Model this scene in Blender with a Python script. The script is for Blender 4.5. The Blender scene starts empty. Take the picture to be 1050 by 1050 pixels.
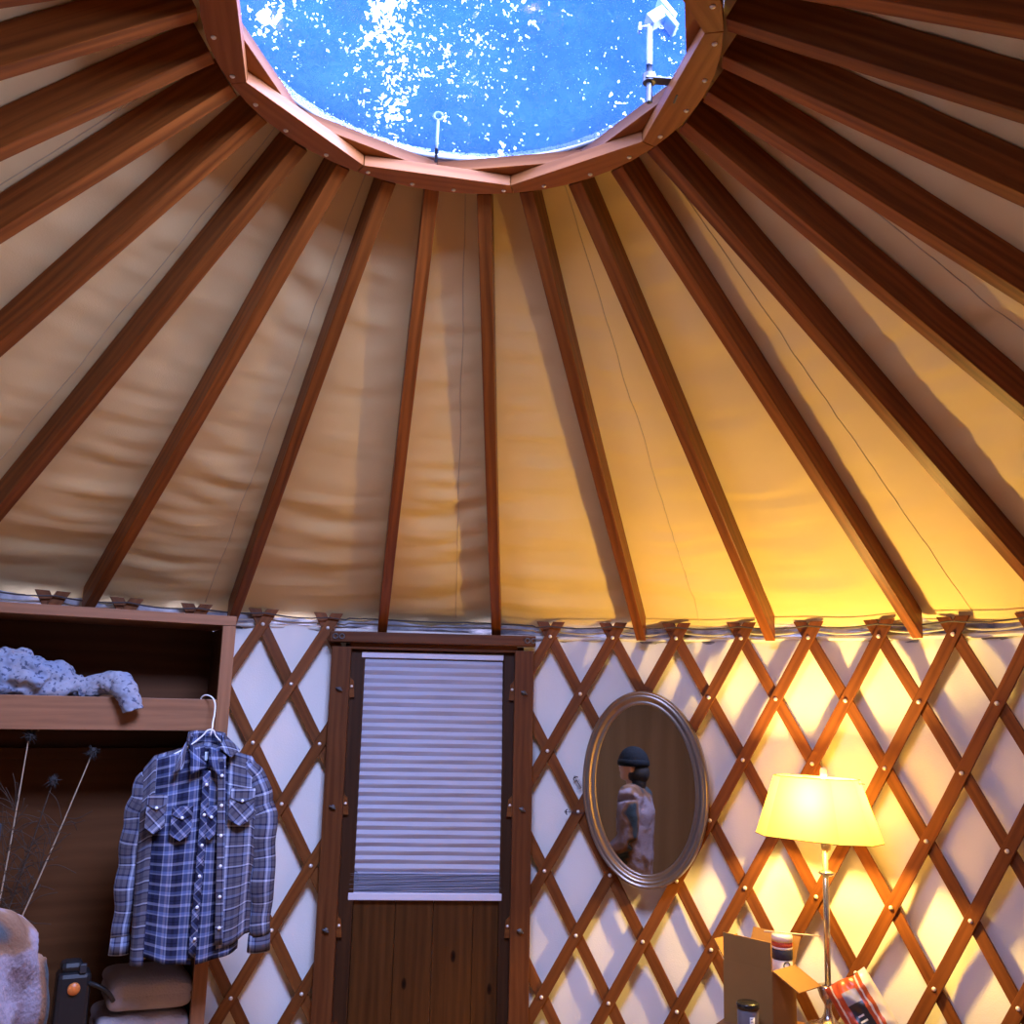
import bpy, math, random
from mathutils import Vector, Matrix, noise
import numpy as np

# ------------------------------------------------------------------ camera, world, exposure
SC = bpy.context.scene
COL = SC.collection
R = math.radians
CAM = Vector((0.0, -1.884, 1.72))
F, PITCH, ROLL, YAW = 973.571, 0.2061, -0.0335, 0.0751
cd = bpy.data.cameras.new('camera')
cam = bpy.data.objects.new('camera', cd); COL.objects.link(cam)
_rt = Vector((math.cos(YAW), -math.sin(YAW), 0)); _fh = Vector((math.sin(YAW), math.cos(YAW), 0))
_up = Vector((0, 0, 1)) * math.cos(PITCH) - _fh * math.sin(PITCH)
_fw = _fh * math.cos(PITCH) + Vector((0, 0, 1)) * math.sin(PITCH)
_r2 = _rt * math.cos(ROLL) - _up * math.sin(ROLL); _u2 = _rt * math.sin(ROLL) + _up * math.cos(ROLL)
M = Matrix((_r2, _u2, -_fw)).transposed().to_4x4(); M.translation = CAM
cam.matrix_world = M
cd.sensor_width = 36; cd.lens = F / 1050 * 36; cd.clip_start = 0.02; cd.clip_end = 200
SC.camera = cam

SKY_LOW, SKY_HIGH = 22.0, 112.0
world = bpy.data.worlds.new('daylight'); SC.world = world; world.use_nodes = True
bg = world.node_tree.nodes['Background']
bg.inputs[0].default_value = (0.56, 0.57, 0.98, 1)
# the sky is brighter towards the side where the sun stands behind thin cloud
_nt = world.node_tree
_tc = _nt.nodes.new('ShaderNodeTexCoord'); _dt = _nt.nodes.new('ShaderNodeVectorMath'); _dt.operation = 'DOT_PRODUCT'
_dt.inputs[1].default_value = Vector((.62, -.52, .58)).normalized()
_mr = _nt.nodes.new('ShaderNodeMapRange'); _mr.interpolation_type = 'SMOOTHSTEP'
_mr.inputs[1].default_value = .25; _mr.inputs[2].default_value = 1.0; _mr.inputs[3].default_value = SKY_LOW; _mr.inputs[4].default_value = SKY_HIGH
_nt.links.new(_tc.outputs['Generated'], _dt.inputs[0]); _nt.links.new(_dt.outputs['Value'], _mr.inputs[0]); _nt.links.new(_mr.outputs[0], bg.inputs[1])
# daylight reaches the room through the open skylight: a portal only tells the renderer where that opening is
pl = bpy.data.lights.new('skylight_portal', 'AREA'); pl.shape = 'DISK'; pl.size = 1.10
pl.cycles.is_portal = True
po = bpy.data.objects.new('skylight_portal', pl); COL.objects.link(po); po.location = (0, 0, 3.235)
SC.view_settings.view_transform = 'Standard'; SC.view_settings.look = 'None'
SC.view_settings.gamma = 1; SC.view_settings.use_curve_mapping = False
SC.view_settings.exposure = 0.0
try:
    SC.cycles.use_denoising = True
    SC.cycles.max_bounces = 14; SC.cycles.diffuse_bounces = 8; SC.cycles.transmission_bounces = 8; SC.cycles.transparent_max_bounces = 16
    SC.cycles.sample_clamp_indirect = 8
except Exception:
    pass
LAMP_W = 82.0

# ------------------------------------------------------------------ mesh helpers
class MB:
    def __init__(s): s.v = []; s.f = []; s.uv = []; s.sm = []
    def add(s, vs, fs, uvs=None, smooth=False):
        o = len(s.v); s.v += [tuple(p) for p in vs]
        for i, f in enumerate(fs):
            s.f.append(tuple(o + k for k in f))
            s.uv.append(uvs[i] if uvs else [(0, 0)] * len(f)); s.sm.append(smooth)
    def box(s, c, size, grain='x', rot=None):
        cx, cy, cz = c; hx, hy, hz = [k / 2 for k in size]
        P = [Vector((sx * hx, sy * hy, sz * hz)) for sx in (-1, 1) for sy in (-1, 1) for sz in (-1, 1)]
        F_ = [(0, 1, 3, 2), (4, 6, 7, 5), (0, 4, 5, 1), (2, 3, 7, 6), (0, 2, 6, 4), (1, 5, 7, 3)]
        g = 'xyz'.index(grain); o1, o2 = [k for k in range(3) if k != g]; off = random.random() * 7
        uvs = [[(P[k][g] + off, P[k][o1] * 1.0 + P[k][o2] * 0.97 + off) for k in f] for f in F_]
        if rot: P = [rot @ p for p in P]
        s.add([p + Vector(c) for p in P], F_, uvs)
        return s
    def grid(s, fn, nu, nv, closeu=False, smooth=True, su=1, sv=1, uvfn=None, flip=False):
        vs = []; tu = []
        mu = nu if closeu else nu + 1
        for j in range(nv + 1):
            for i in range(mu):
                vs.append(fn(i / nu, j / nv))
        fs = []; uvs = []
        for j in range(nv):
            for i in range(nu):
                i2 = (i + 1) % mu
                f = (j * mu + i, j * mu + i2, (j + 1) * mu + i2, (j + 1) * mu + i)
                q = [(i / nu, j / nv), ((i + 1) / nu, j / nv), ((i + 1) / nu, (j + 1) / nv), (i / nu, (j + 1) / nv)]
                q = [uvfn(*k) for k in q] if uvfn else [(a * su, b * sv) for a, b in q]
                if flip: f = f[::-1]; q = q[::-1]
                fs.append(f); uvs.append(q)
        s.add(vs, fs, uvs, smooth); return s
    def tube(s, pts, rad, seg=8, caps=True, flat=None):
        """round (or flattened) tube along pts; rad a number or list; flat=(axis vector, factor) squashes it"""
        pts = [Vector(p) for p in pts]; n = len(pts)
        if not hasattr(rad, '__len__'): rad = [rad] * n
        t0 = (pts[1] - pts[0]).normalized()
        a = Vector((0, 0, 1)) if abs(t0.z) < .9 else Vector((1, 0, 0))
        nx = t0.cross(a).normalized(); rings = []; L = 0
        vs = []
        for i, p in enumerate(pts):
            t = (pts[min(i + 1, n - 1)] - pts[max(i - 1, 0)]).normalized()
            nx = (nx - t * nx.dot(t)).normalized(); ny = t.cross(nx)
            for k in range(seg):
                th = 2 * math.pi * k / seg
                d = (nx * math.cos(th) + ny * math.sin(th)) * rad[i]
                if flat: ax = flat[0]; d = d - ax * d.dot(ax) * (1 - flat[1])
                vs.append(p + d)
        fs = []; uvs = []; acc = [0]
        for i in range(1, n): acc.append(acc[-1] + (pts[i] - pts[i - 1]).length)
        circ = 2 * math.pi * max(rad)
        for i in range(n - 1):
            for k in range(seg):
                k2 = (k + 1) % seg
                fs.append((i * seg + k, i * seg + k2, (i + 1) * seg + k2, (i + 1) * seg + k))
                uvs.append([(k / seg * circ, acc[i]), ((k + 1) / seg * circ, acc[i]), ((k + 1) / seg * circ, acc[i + 1]), (k / seg * circ, acc[i + 1])])
        if caps:
            fs.append(tuple(range(seg))[::-1]); uvs.append([(0, 0)] * seg)
            fs.append(tuple((n - 1) * seg + k for k in range(seg))); uvs.append([(0, 0)] * seg)
        s.add(vs, fs, uvs, True); return s
    def lathe(s, prof, c=(0, 0, 0), seg=24, mat=None, ell=(1, 1)):
        n = len(prof); vs = []; mat = mat or Matrix.Identity(3); c = Vector(c)
        for r, z in prof:
            for k in range(seg):
                th = 2 * math.pi * k / seg
                vs.append(c + mat @ Vector((r * math.cos(th) * ell[0], r * math.sin(th) * ell[1], z)))
        fs = []
        uvs = []
        for i in range(n - 1):
            for k in range(seg):
                k2 = (k + 1) % seg
                fs.append((i * seg + k, i * seg + k2, (i + 1) * seg + k2, (i + 1) * seg + k))
                uvs.append([(k / seg, i / n), ((k + 1) / seg, i / n), ((k + 1) / seg, (i + 1) / n), (k / seg, (i + 1) / n)])
        if prof[0][0] > 1e-6: fs.append(tuple(range(seg))[::-1]); uvs.append([(0, 0)] * seg)
        if prof[-1][0] > 1e-6: fs.append(tuple((n - 1) * seg + k for k in range(seg))); uvs.append([(0, 0)] * seg)
        s.add(vs, fs, uvs, True); return s
    def ball(s, c, r, seg=16, rings=10, rot=None):
        if not hasattr(r, '__len__'): r = (r, r, r)
        c = Vector(c); rot = rot or Matrix.Identity(3)
        def fn(u, v):
            th = u * 2 * math.pi; ph = (v - .5) * math.pi * .999
            return c + rot @ Vector((r[0] * math.cos(ph) * math.cos(th), r[1] * math.cos(ph) * math.sin(th), r[2] * math.sin(ph)))
        return s.grid(fn, seg, rings, closeu=True)
    def prism(s, poly, z0, z1, mat=None, c=(0, 0, 0), smooth=False):
        """extrude a 2-D outline (x, y) from z0 to z1"""
        mat = mat or Matrix.Identity(3); c = Vector(c); n = len(poly)
        vs = [c + mat @ Vector((x, y, z0)) for x, y in poly] + [c + mat @ Vector((x, y, z1)) for x, y in poly]
        fs = [tuple(range(n))[::-1], tuple(range(n, 2 * n))]
        uvs = [[poly[k] for k in fs[0]], [poly[k - n] for k in fs[1]]]
        for k in range(n):
            k2 = (k + 1) % n; fs.append((k, k2, n + k2, n + k))
            uvs.append([(poly[k][0], poly[k][1]), (poly[k2][0], poly[k2][1]), (poly[k2][0], poly[k2][1] + z1 - z0), (poly[k][0], poly[k][1] + z1 - z0)])
        s.add(vs, fs, uvs, smooth); return s

def obj(name, mb, m, parent=None, loc=(0, 0, 0), bevel=0, subsurf=0, solid=0, rotz=0):
    me = bpy.data.meshes.new(name); loc = Vector(loc)
    me.from_pydata([tuple(Vector(p) - loc) for p in mb.v] if (loc.length and not rotz) else mb.v, [], mb.f)
    uvl = me.uv_layers.new(name='UVMap')
    flat = [c for f in mb.uv for p in f for c in p]
    uvl.data.foreach_set('uv', flat)
    me.polygons.foreach_set('use_smooth', mb.sm)
    me.materials.append(m); me.update()
    o = bpy.data.objects.new(name, me); COL.objects.link(o); o.location = loc; o.rotation_euler.z = rotz
    if parent: o.parent = parent
    if solid:
        md = o.modifiers.new('thick', 'SOLIDIFY'); md.thickness = solid; md.offset = 0
    if bevel:
        md = o.modifiers.new('bevel', 'BEVEL'); md.width = bevel; md.segments = 2; md.limit_method = 'ANGLE'; md.angle_limit = R(40)
    if subsurf:
        md = o.modifiers.new('sub', 'SUBSURF'); md.levels = subsurf; md.render_levels = subsurf
    return o
def tag(o, label, cat, group=None):
    o['label'] = label; o['category'] = cat
    if group: o['group'] = group
    return o
def thing(name, label, cat, loc=(0, 0, 0), rotz=0, group=None):
    o = bpy.data.objects.new(name, None); COL.objects.link(o); o.location = loc; o.rotation_euler = (0, 0, rotz)
    o.empty_display_size = .05
    return tag(o, label, cat, group)
def struct(o): o['kind'] = 'structure'; return o
def remesh(o, vox, smooth=6, wr=0, wscale=.08, depth=3):
    md = o.modifiers.new('skin', 'REMESH'); md.mode = 'VOXEL'; md.voxel_size = vox; md.use_smooth_shade = True
    if smooth:
        md = o.modifiers.new('relax', 'SMOOTH'); md.factor = .5; md.iterations = smooth
    if wr:
        tx = bpy.data.textures.new('folds', 'CLOUDS'); tx.noise_scale = wscale; tx.noise_depth = depth
        md = o.modifiers.new('folds', 'DISPLACE'); md.texture = tx; md.strength = wr; md.mid_level = .5; md.texture_coords = 'LOCAL'
    return o
def pol(az, r, z=0): a = R(az); return Vector((r * math.sin(a), r * math.cos(a), z))

# ------------------------------------------------------------------ materials
def mat(name):
    m = bpy.data.materials.new(name); m.use_nodes = True
    nt = m.node_tree; return m, nt, nt.nodes['Principled BSDF']
def N(nt, typ, **kw):
    n = nt.nodes.new(typ)
    for k, v in kw.items():
        if k.startswith('i_'):
            key = k[2:]; key = int(key) if key.isdigit() else key.replace('_', ' ')
            n.inputs[key].default_value = v
        else: setattr(n, k, v)
    return n
def plain(name, col, rough=.5, metal=0, **kw):
    m, nt, b = mat(name); b.inputs['Base Color'].default_value = (*col, 1); b.inputs['Roughness'].default_value = rough
    b.inputs['Metallic'].default_value = metal
    for k, v in kw.items(): b.inputs[k.replace('_', ' ')].default_value = v
    return m
def ramp(nt, stops, interp='LINEAR'):
    r = nt.nodes.new('ShaderNodeValToRGB'); e = r.color_ramp.elements; r.color_ramp.interpolation = interp
    e[0].position, e[0].color = stops[0][0], (*stops[0][1], 1); e[1].position, e[1].color = stops[-1][0], (*stops[-1][1], 1)
    for p, c in stops[1:-1]: k = e.new(p); k.color = (*c, 1)
    return r
def wood(name, dark, light, rough=.45, knots=0, scale=1.0, vary=.25, contrast=(0.32, 0.68)):
    m, nt, b = mat(name); L = nt.links.new
    uv = N(nt, 'ShaderNodeUVMap'); oi = N(nt, 'ShaderNodeObjectInfo')
    add = N(nt, 'ShaderNodeVectorMath', operation='ADD'); sc = N(nt, 'ShaderNodeVectorMath', operation='SCALE', i_Scale=13.0)
    comb = N(nt, 'ShaderNodeCombineXYZ'); L(oi.outputs['Random'], comb.inputs[0]); L(oi.outputs['Random'], comb.inputs[1])
    L(comb.outputs[0], sc.inputs[0]); L(uv.outputs[0], add.inputs[0]); L(sc.outputs[0], add.inputs[1])
    mp = N(nt, 'ShaderNodeMapping'); mp.inputs['Scale'].default_value = (1.6 * scale, 34 * scale, 1); L(add.outputs[0], mp.inputs[0])
    n1 = N(nt, 'ShaderNodeTexNoise', i_Scale=1.0, i_Detail=6.0, i_Roughness=.65, i_Distortion=.6); L(mp.outputs[0], n1.inputs['Vector'])
    mp2 = N(nt, 'ShaderNodeMapping'); mp2.inputs['Scale'].default_value = (2.2 * scale, 9 * scale, 1); L(add.outputs[0], mp2.inputs[0])
    wv = N(nt, 'ShaderNodeTexWave', i_Scale=1.3, i_Distortion=5.0, i_Detail=3.0, bands_direction='Y'); L(mp2.outputs[0], wv.inputs['Vector'])
    mx = N(nt, 'ShaderNodeMix', data_type='FLOAT', i_0=.14); L(n1.outputs[0], mx.inputs[2]); L(wv.outputs['Fac'], mx.inputs[3])
    rp = ramp(nt, [(contrast[0], dark), (contrast[1], light)]); L(mx.outputs[0], rp.inputs[0])
    hs = N(nt, 'ShaderNodeHueSaturation'); L(rp.outputs[0], hs.inputs['Color'])
    mr = N(nt, 'ShaderNodeMapRange', i_3=1 - vary, i_4=1 + vary); L(oi.outputs['Random'], mr.inputs[0]); L(mr.outputs[0], hs.inputs['Value'])
    out = hs.outputs[0]
    if knots:
        vm = N(nt, 'ShaderNodeMapping'); vm.inputs['Scale'].default_value = (knots, knots * 2.2, 1); L(add.outputs[0], vm.inputs[0])
        vo = N(nt, 'ShaderNodeTexVoronoi', i_Scale=1.0); L(vm.outputs[0], vo.inputs['Vector'])
        kr = ramp(nt, [(0.03, (.05, .03, .03)), (.075, (.35, .3, .3)), (.10, (1, 1, 1))]); L(vo.outputs['Distance'], kr.inputs[0])
        mm = N(nt, 'ShaderNodeMix', data_type='RGBA', blend_type='MULTIPLY', i_0=1.0); L(out, mm.inputs[6]); L(kr.outputs[0], mm.inputs[7]); out = mm.outputs[2]
    L(out, b.inputs['Base Color']); b.inputs['Roughness'].default_value = rough
    b.inputs['Specular IOR Level'].default_value = .18
    bp = N(nt, 'ShaderNodeBump', i_Strength=.12, i_Distance=.004); L(n1.outputs[0], bp.inputs['Height']); L(bp.outputs[0], b.inputs['Normal'])
    return m
def cloth(name, col, bump=.3, scale=60, col2=None, nscale=3, transl=0, rough=.85):
    m, nt, b = mat(name); L = nt.links.new
    tc = N(nt, 'ShaderNodeTexCoord')
    n1 = N(nt, 'ShaderNodeTexNoise', i_Scale=scale, i_Detail=3.0); L(tc.outputs['Object'], n1.inputs['Vector'])
    bp = N(nt, 'ShaderNodeBump', i_Strength=bump, i_Distance=.004); L(n1.outputs[0], bp.inputs['Height']); L(bp.outputs[0], b.inputs['Normal'])
    n2 = N(nt, 'ShaderNodeTexNoise', i_Scale=nscale, i_Detail=4.0); L(tc.outputs['Object'], n2.inputs['Vector'])
    rp = ramp(nt, [(.35, col2 or tuple(c * .93 for c in col)), (.65, col)]); L(n2.outputs[0], rp.inputs[0])
    L(rp.outputs[0], b.inputs['Base Color']); b.inputs['Roughness'].default_value = rough
    b.inputs['Specular IOR Level'].default_value = .2
    if transl:
        tr = N(nt, 'ShaderNodeBsdfTranslucent'); L(rp.outputs[0], tr.inputs[0]); ms = N(nt, 'ShaderNodeMixShader', i_0=transl)
        L(b.outputs[0], ms.inputs[1]); L(tr.outputs[0], ms.inputs[2]); L(ms.outputs[0], nt.nodes['Material Output'].inputs[0])
    return m

W_RAFT = wood('rafter_fir', (.125, .033, .006), (.275, .080, .014), .42, vary=.22)
W_RING = wood('ring_fir', (.24, .075, .018), (.36, .125, .034), .4, vary=.1)
W_LATT = wood('lattice_fir', (.125, .037, .008), (.21, .067, .015), .5, vary=.15)
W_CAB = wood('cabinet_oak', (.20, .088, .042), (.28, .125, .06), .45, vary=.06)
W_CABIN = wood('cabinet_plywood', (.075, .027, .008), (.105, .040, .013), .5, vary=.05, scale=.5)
W_POST = wood('door_post_fir', (.085, .026, .008), (.15, .052, .016), .45, vary=.08)
W_DOOR = wood('door_pine', (.045, .016, .004), (.092, .035, .009), .42, knots=3.6, scale=.7, vary=.12)
W_DARK = wood('door_frame_dark', (.034, .014, .006), (.06, .024, .009), .5, vary=.1)
W_FLOOR = wood('floor_fir', (.40, .175, .05), (.58, .28, .085), .4, vary=.1)
W_PLY = wood('partition_plywood', (.15, .085, .035), (.20, .12, .055), .55, scale=.2, vary=.03)
CANVAS = cloth('roof_canvas', (.80, .62, .30), .15, 220, (.75, .575, .275), 2.2, .0, .62)
LINER = cloth('wall_liner', (.86, .83, .77), .18, 180, (.80, .775, .73), 2.0, .0, .7)
INSUL = cloth('insulation', (.50, .50, .54), .4, 40, (.20, .20, .24), 12)
M_PIN = plain('pin_nickel', (.85, .80, .72), .35, .35)
M_ZINC = plain('zinc', (.13, .135, .15), .45, .7)
M_STEEL = plain('dull_steel', (.022, .025, .03), .6, .3)
M_CHROME = plain('brushed_nickel', (.62, .56, .47), .25, .95)
M_BLACK = plain('black_plastic', (.012, .012, .014), .35)
M_CABLE = plain('steel_cable', (.05, .035, .03), .6)
M_WHITE = plain('white_enamel', (.85, .84, .82), .4)
M_RUBBER = plain('gasket_rubber', (.02, .02, .025), .7)

# ------------------------------------------------------------------ the yurt shell
RW, HZ, DZ, DA = 2.44, 2.051, .2495, 3.293
def zr(r): return 3.1466 - .6 * (r - .577)          # underside of the rafters
AZB = [-98, -85.5, -74, -61, -47.7, -34.7, -21.1, -5.7, 6.4, 21.7, 34.9, 48.7, 61.7, 75.3, 87.6, 100.6, 112.3, 123.2]
AZT = [-96.6, -83, -71.7, -59.8, -45.9, -32.8, -19.5, -7.4, 7.3, 19.4, 33.9, 47.3, 59.3, 71.5, 83.5, 96.2, 108.0, 121.5]
AZB += [123.2 + 12.618 * k for k in range(1, 11)]
AZT += [121.5 + 12.9 * k for k in range(1, 11)]
random.seed(4)

fl = MB(); 
for k in range(40):
    x = -2.5 + k * .125 + .0625; w = .1235; h = math.sqrt(max(2.55 ** 2 - x * x, .01))
    fl.box((x, 0, -.02), (w, 2 * h, .04), 'y')
struct(obj('floor', fl, W_FLOOR))

def wallfn(u, v):
    az = u * 360; z = v * 2.056
    p = pol(az, 1)
    n = noise.noise(Vector((p.x * 11, p.y * 11, z * .9))) * .017 + noise.noise(Vector((p.x * 26, p.y * 26, z * 2.2 + 4))) * .009
    n += .004 * noise.noise(Vector((p.x * 5, p.y * 5, z * 5)))
    top = max(0, (z - 1.85) / .2); n += top * .007 * math.sin(az * R(1) * 95 + 4 * noise.noise(p * 9))
    zz = z + (top * .006 * noise.noise(p * 16) if v > .98 else 0)
    return pol(az, 2.494 - n, zz)
wl = MB().grid(wallfn, 900, 56, closeu=True, flip=False)
struct(obj('wall_round', wl, LINER))
hem = MB().grid(lambda u, v: (lambda q: pol(u * 360, q, 2.050 + .010 * math.sin(v * 2 * math.pi) + .005 * noise.noise(pol(u * 360, 1) * 16)))(2.486 - .006 * math.cos(v * 2 * math.pi) - .005 * noise.noise(pol(u * 360, 1) * 30)), 900, 6, closeu=True)
struct(obj('trim_1', hem, LINER))
ins = MB().grid(lambda u, v: pol(u * 360, 2.503 - .018 * noise.noise(Vector((u * 90, v * 3.5, 0))) - .012 * noise.noise(Vector((u * 300, v * 6, 5))), 2.03 + v * .085), 700, 10, closeu=True)
struct(obj('trim_2', ins, INSUL))

# roof canvas: a cone of panels hanging slightly between the rafters
def roofaz(k, r):
    t = (r - .577) / (2.40 - .577); k0 = math.floor(k); f = k - k0
    def a(i):
        i2 = i % 28; base = 360 * (i // 28)
        return AZT[i2] + (AZB[i2] - AZT[i2]) * t + base
    return a(k0) * (1 - f) + a(k0 + 1) * f, f
def rooffn(u, v):
    r = .574 + v * (2.58 - .574); k = u * 28
    az, f = roofaz(k, r); p = pol(az, r)
    s = math.sin(math.pi * f); w = r / 2.4
    z = zr(r) + .113 - .016 * w * s * (1 - .5 * max(0, v - .8) / .2)
    amp = .30 + .70 * max(0, noise.noise(Vector((p.x * 1.3 + 3, p.y * 1.3, 0))) + .35)
    wr = noise.noise(Vector((az * .035, r * 11 + .9 * math.sin(az * .12), 3))) + .5 * noise.noise(Vector((az * .1, r * 24, 9)))
    edge = .35 + .65 * (1 - abs(2 * f - 1)) if True else 1
    z += .026 * wr * amp * (.3 + .9 * w) * edge
    z += .006 * noise.noise(Vector((az * .25, r * 1.8, 7))) * w
    if r < .62: z += .012 * noise.noise(Vector((az * .5, r * 8, 2)))
    return Vector((p.x, p.y, z))
rf = MB().grid(rooffn, 28 * 22, 110, closeu=True, flip=True)
roof = struct(obj('ceiling', rf, CANVAS))
# sewn seams on the canvas, every second panel
M_SEAM = cloth('canvas_seam', (.60, .47, .28), .3, 200)
sm = MB()
for k in range(14):
    for rr in (0,):
        pts = []
        for j in range(60):
            r = .6 + j / 59 * 1.85; az = 2.0 + 25.714 * k + .25 * noise.noise(Vector((k, r * 5, 0)))
            q = None
            for u in range(28):
                a0, _ = roofaz(u, r); a1, _ = roofaz(u + .9999, r)
                for sh in (0, 360, -360):
                    if a0 <= az + sh < a1:
                        q = rooffn((u + (az + sh - a0) / (a1 - a0)) / 28, (r - .574) / 2.006)
            if q: pts.append(q + Vector((0, 0, -.001)))
        if len(pts) > 5: sm.tube(pts, .0016, 5)
o = obj('roof_seam', sm, M_SEAM, roof); o['kind'] = 'structure'

# rafters
def rafter_label(i):
    if i == 8: return 'brown wooden rafter ending on the door lintel at its mirror side'
    if i == 7: return 'brown wooden rafter ending on the door lintel at its wardrobe side'
    W = ['', 'first', 'second', 'third', 'fourth', 'fifth', 'sixth', 'seventh', 'eighth', 'ninth', 'tenth', 'eleventh', 'twelfth', 'thirteenth', 'fourteenth', 'fifteenth']
    if 8 < i < 20: return 'brown wooden rafter, %s beyond the door lintel on the lamp side' % W[i - 8]
    j = (7 - i) if i < 7 else (7 + 28 - i)
    return 'brown wooden rafter, %s beyond the door lintel on the wardrobe side' % W[j]
for i in range(28):
    a = pol(AZT[i], .574, zr(.574) + random.uniform(-.003, .003)); b = pol(AZB[i], 2.425, zr(2.425))
    d = (b - a); L = d.length; d.normalize(); side = d.cross(Vector((0, 0, 1))).normalized(); up = side.cross(d)
    m = MB(); w = .0205; h = .092
    ends = []
    n = 14; vs = []; fs = []; uvs = []
    ph = random.random() * 9
    for j in range(n + 1):
        t = j / n; c = a + d * (L * t) + side * (.0018 * math.sin(t * 5 + ph))
        for (sx, sz) in ((-w, 0), (w, 0), (w, h), (-w, h)):
            q = c + side * sx + up * sz
            if j == n: q = c + side * sx + up * sz - d * (sz * .58)      # plumb cut at the wall
            vs.append(q - a)
    for j in range(n):
        for k in range(4):
            k2 = (k + 1) % 4; fs.append((j * 4 + k, j * 4 + k2, (j + 1) * 4 + k2, (j + 1) * 4 + k))
            v0 = k * .11 + i; u0 = L * j / n; u1 = L * (j + 1) / n; wv = (.041 if k in (0, 2) else .092)
            uvs.append([(u0, v0), (u0, v0 + wv), (u1, v0 + wv), (u1, v0)])
    fs += [(3, 2, 1, 0), (n * 4, n * 4 + 1, n * 4 + 2, n * 4 + 3)]; uvs += [[(0, 0), (0, .04), (.09, .04), (.09, 0)]] * 2
    m.add(vs, [f[::-1] for f in fs], [u[::-1] for u in uvs])
    me_o = obj('rafter', m, W_RAFT, bevel=.0022); me_o.location = a
    tag(me_o, rafter_label(i), 'rafter', 'roof rafters')

# skylight ring: two layers of eight segments, joints staggered
RI, RO = .528, .569
ring = thing('skylight_ring', 'reddish wooden ring of staggered segments round the skylight, holding the rafters', 'ring', (0, 0, 3.1466))
for lay in range(2):
    for k in range(8):
        a0 = 15.98 - 45 * 2 + 45 * k + (22.5 if lay else 0); a1 = a0 + 45
        g = .12
        poly = []
        p0 = pol(a0 + g, RI); p1 = pol(a1 - g, RI)
        poly = [(p0.x, p0.y), (p1.x, p1.y)]
        for t in range(7):
            q = pol(a1 - g - (a1 - a0 - 2 * g) * t / 6, RO - .0 + (0 if lay == 0 else 0)); poly.append((q.x, q.y))
        m = MB(); z0 = lay * .0335; ca = (a0 + a1) / 2
        m.prism(poly, z0, z0 + .0325)
        # grain along the segment
        tdir = Vector((math.cos(R(ca)), -math.sin(R(ca)), 0)); ndir = Vector((math.sin(R(ca)), math.cos(R(ca)), 0))
        m.uv = [[(Vector(m.v[j]).dot(tdir) + k * 3.1 + lay, Vector(m.v[j]).dot(ndir) + m.v[j][2] * 1.3) for j in f] for f in m.f]
        obj('segment', m, W_RING, ring, bevel=.0012)
mc = MB()
mc.grid(lambda u, v: pol(u * 360, .553 if v in (0, 1) else (.553), 0.0672 + .026 * v), 64, 1, closeu=True)
obj('curb', mc, W_RING, ring, solid=.012)
for i in range(28):
    q = pol(AZT[i] + 6.2, .551, -.0015)
    obj('bolt', MB().lathe([(0, -.003), (.004, -.0025), (.006, -.0005), (.0065, .001)], q, 10), M_PIN, ring)

# skylight dome
m_, nt_, b_ = mat('acrylic')
for n_ in list(nt_.nodes):
    if n_ != nt_.nodes['Material Output']: nt_.nodes.remove(n_)
tr_ = N(nt_, 'ShaderNodeBsdfTransparent', i_0=(.86, .95, 1, 1)); tl_ = N(nt_, 'ShaderNodeBsdfTranslucent', i_0=(.045, .18, .66, 1))
gl_ = N(nt_, 'ShaderNodeBsdfGlossy', i_Roughness=.05); x1 = N(nt_, 'ShaderNodeMixShader', i_0=.06); x2 = N(nt_, 'ShaderNodeMixShader', i_0=.03)
nz_ = N(nt_, 'ShaderNodeTexNoise', i_Scale=7.0, i_Detail=8.0, i_Roughness=.7); tc_ = N(nt_, 'ShaderNodeTexCoord'); nt_.links.new(tc_.outputs['Object'], nz_.inputs['Vector'])
mr_ = N(nt_, 'ShaderNodeMapRange', i_1=.3, i_2=.7, i_3=.028, i_4=.055); nt_.links.new(nz_.outputs[0], mr_.inputs[0]); nt_.links.new(mr_.outputs[0], x1.inputs[0])
nt_.links.new(tr_.outputs[0], x1.inputs[1]); nt_.links.new(tl_.outputs[0], x1.inputs[2]); nt_.links.new(x1.outputs[0], x2.inputs[1]); nt_.links.new(gl_.outputs[0], x2.inputs[2])
nt_.links.new(x2.outputs[0], nt_.nodes['Material Output'].inputs[0])
M_ACRYL = m_
sk = thing('skylight_dome', 'clear domed acrylic skylight showing blue sky and treetops', 'skylight', (0, 0, 3.236))
dm = MB(); prof = [(.558 * math.cos(t * math.pi / 2 / 14), .20 * math.sin(t * math.pi / 2 / 14)) for t in range(14)] + [(0, .20)]
obj('dome', MB().lathe(prof[:-1] + [(.001, .2)], (0, 0, .008), 72), M_ACRYL, sk)
obj('light_leak_seal', MB().grid(lambda u, v: pol(u * 360, *[(.562, .006), (.577, .032), (.60, .042), (.66, .012)][int(round(v * 3))]), 72, 3, closeu=True), M_RUBBER, sk, solid=.002)  # added ring that stops daylight leaking in between dome and canvas
obj('gasket', MB().grid(lambda u, v: pol(u * 360, .553 + .009 * math.sin(v * 2 * math.pi), .004 + .007 * math.cos(v * 2 * math.pi)), 72, 8, closeu=True), M_RUBBER, sk)

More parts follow.
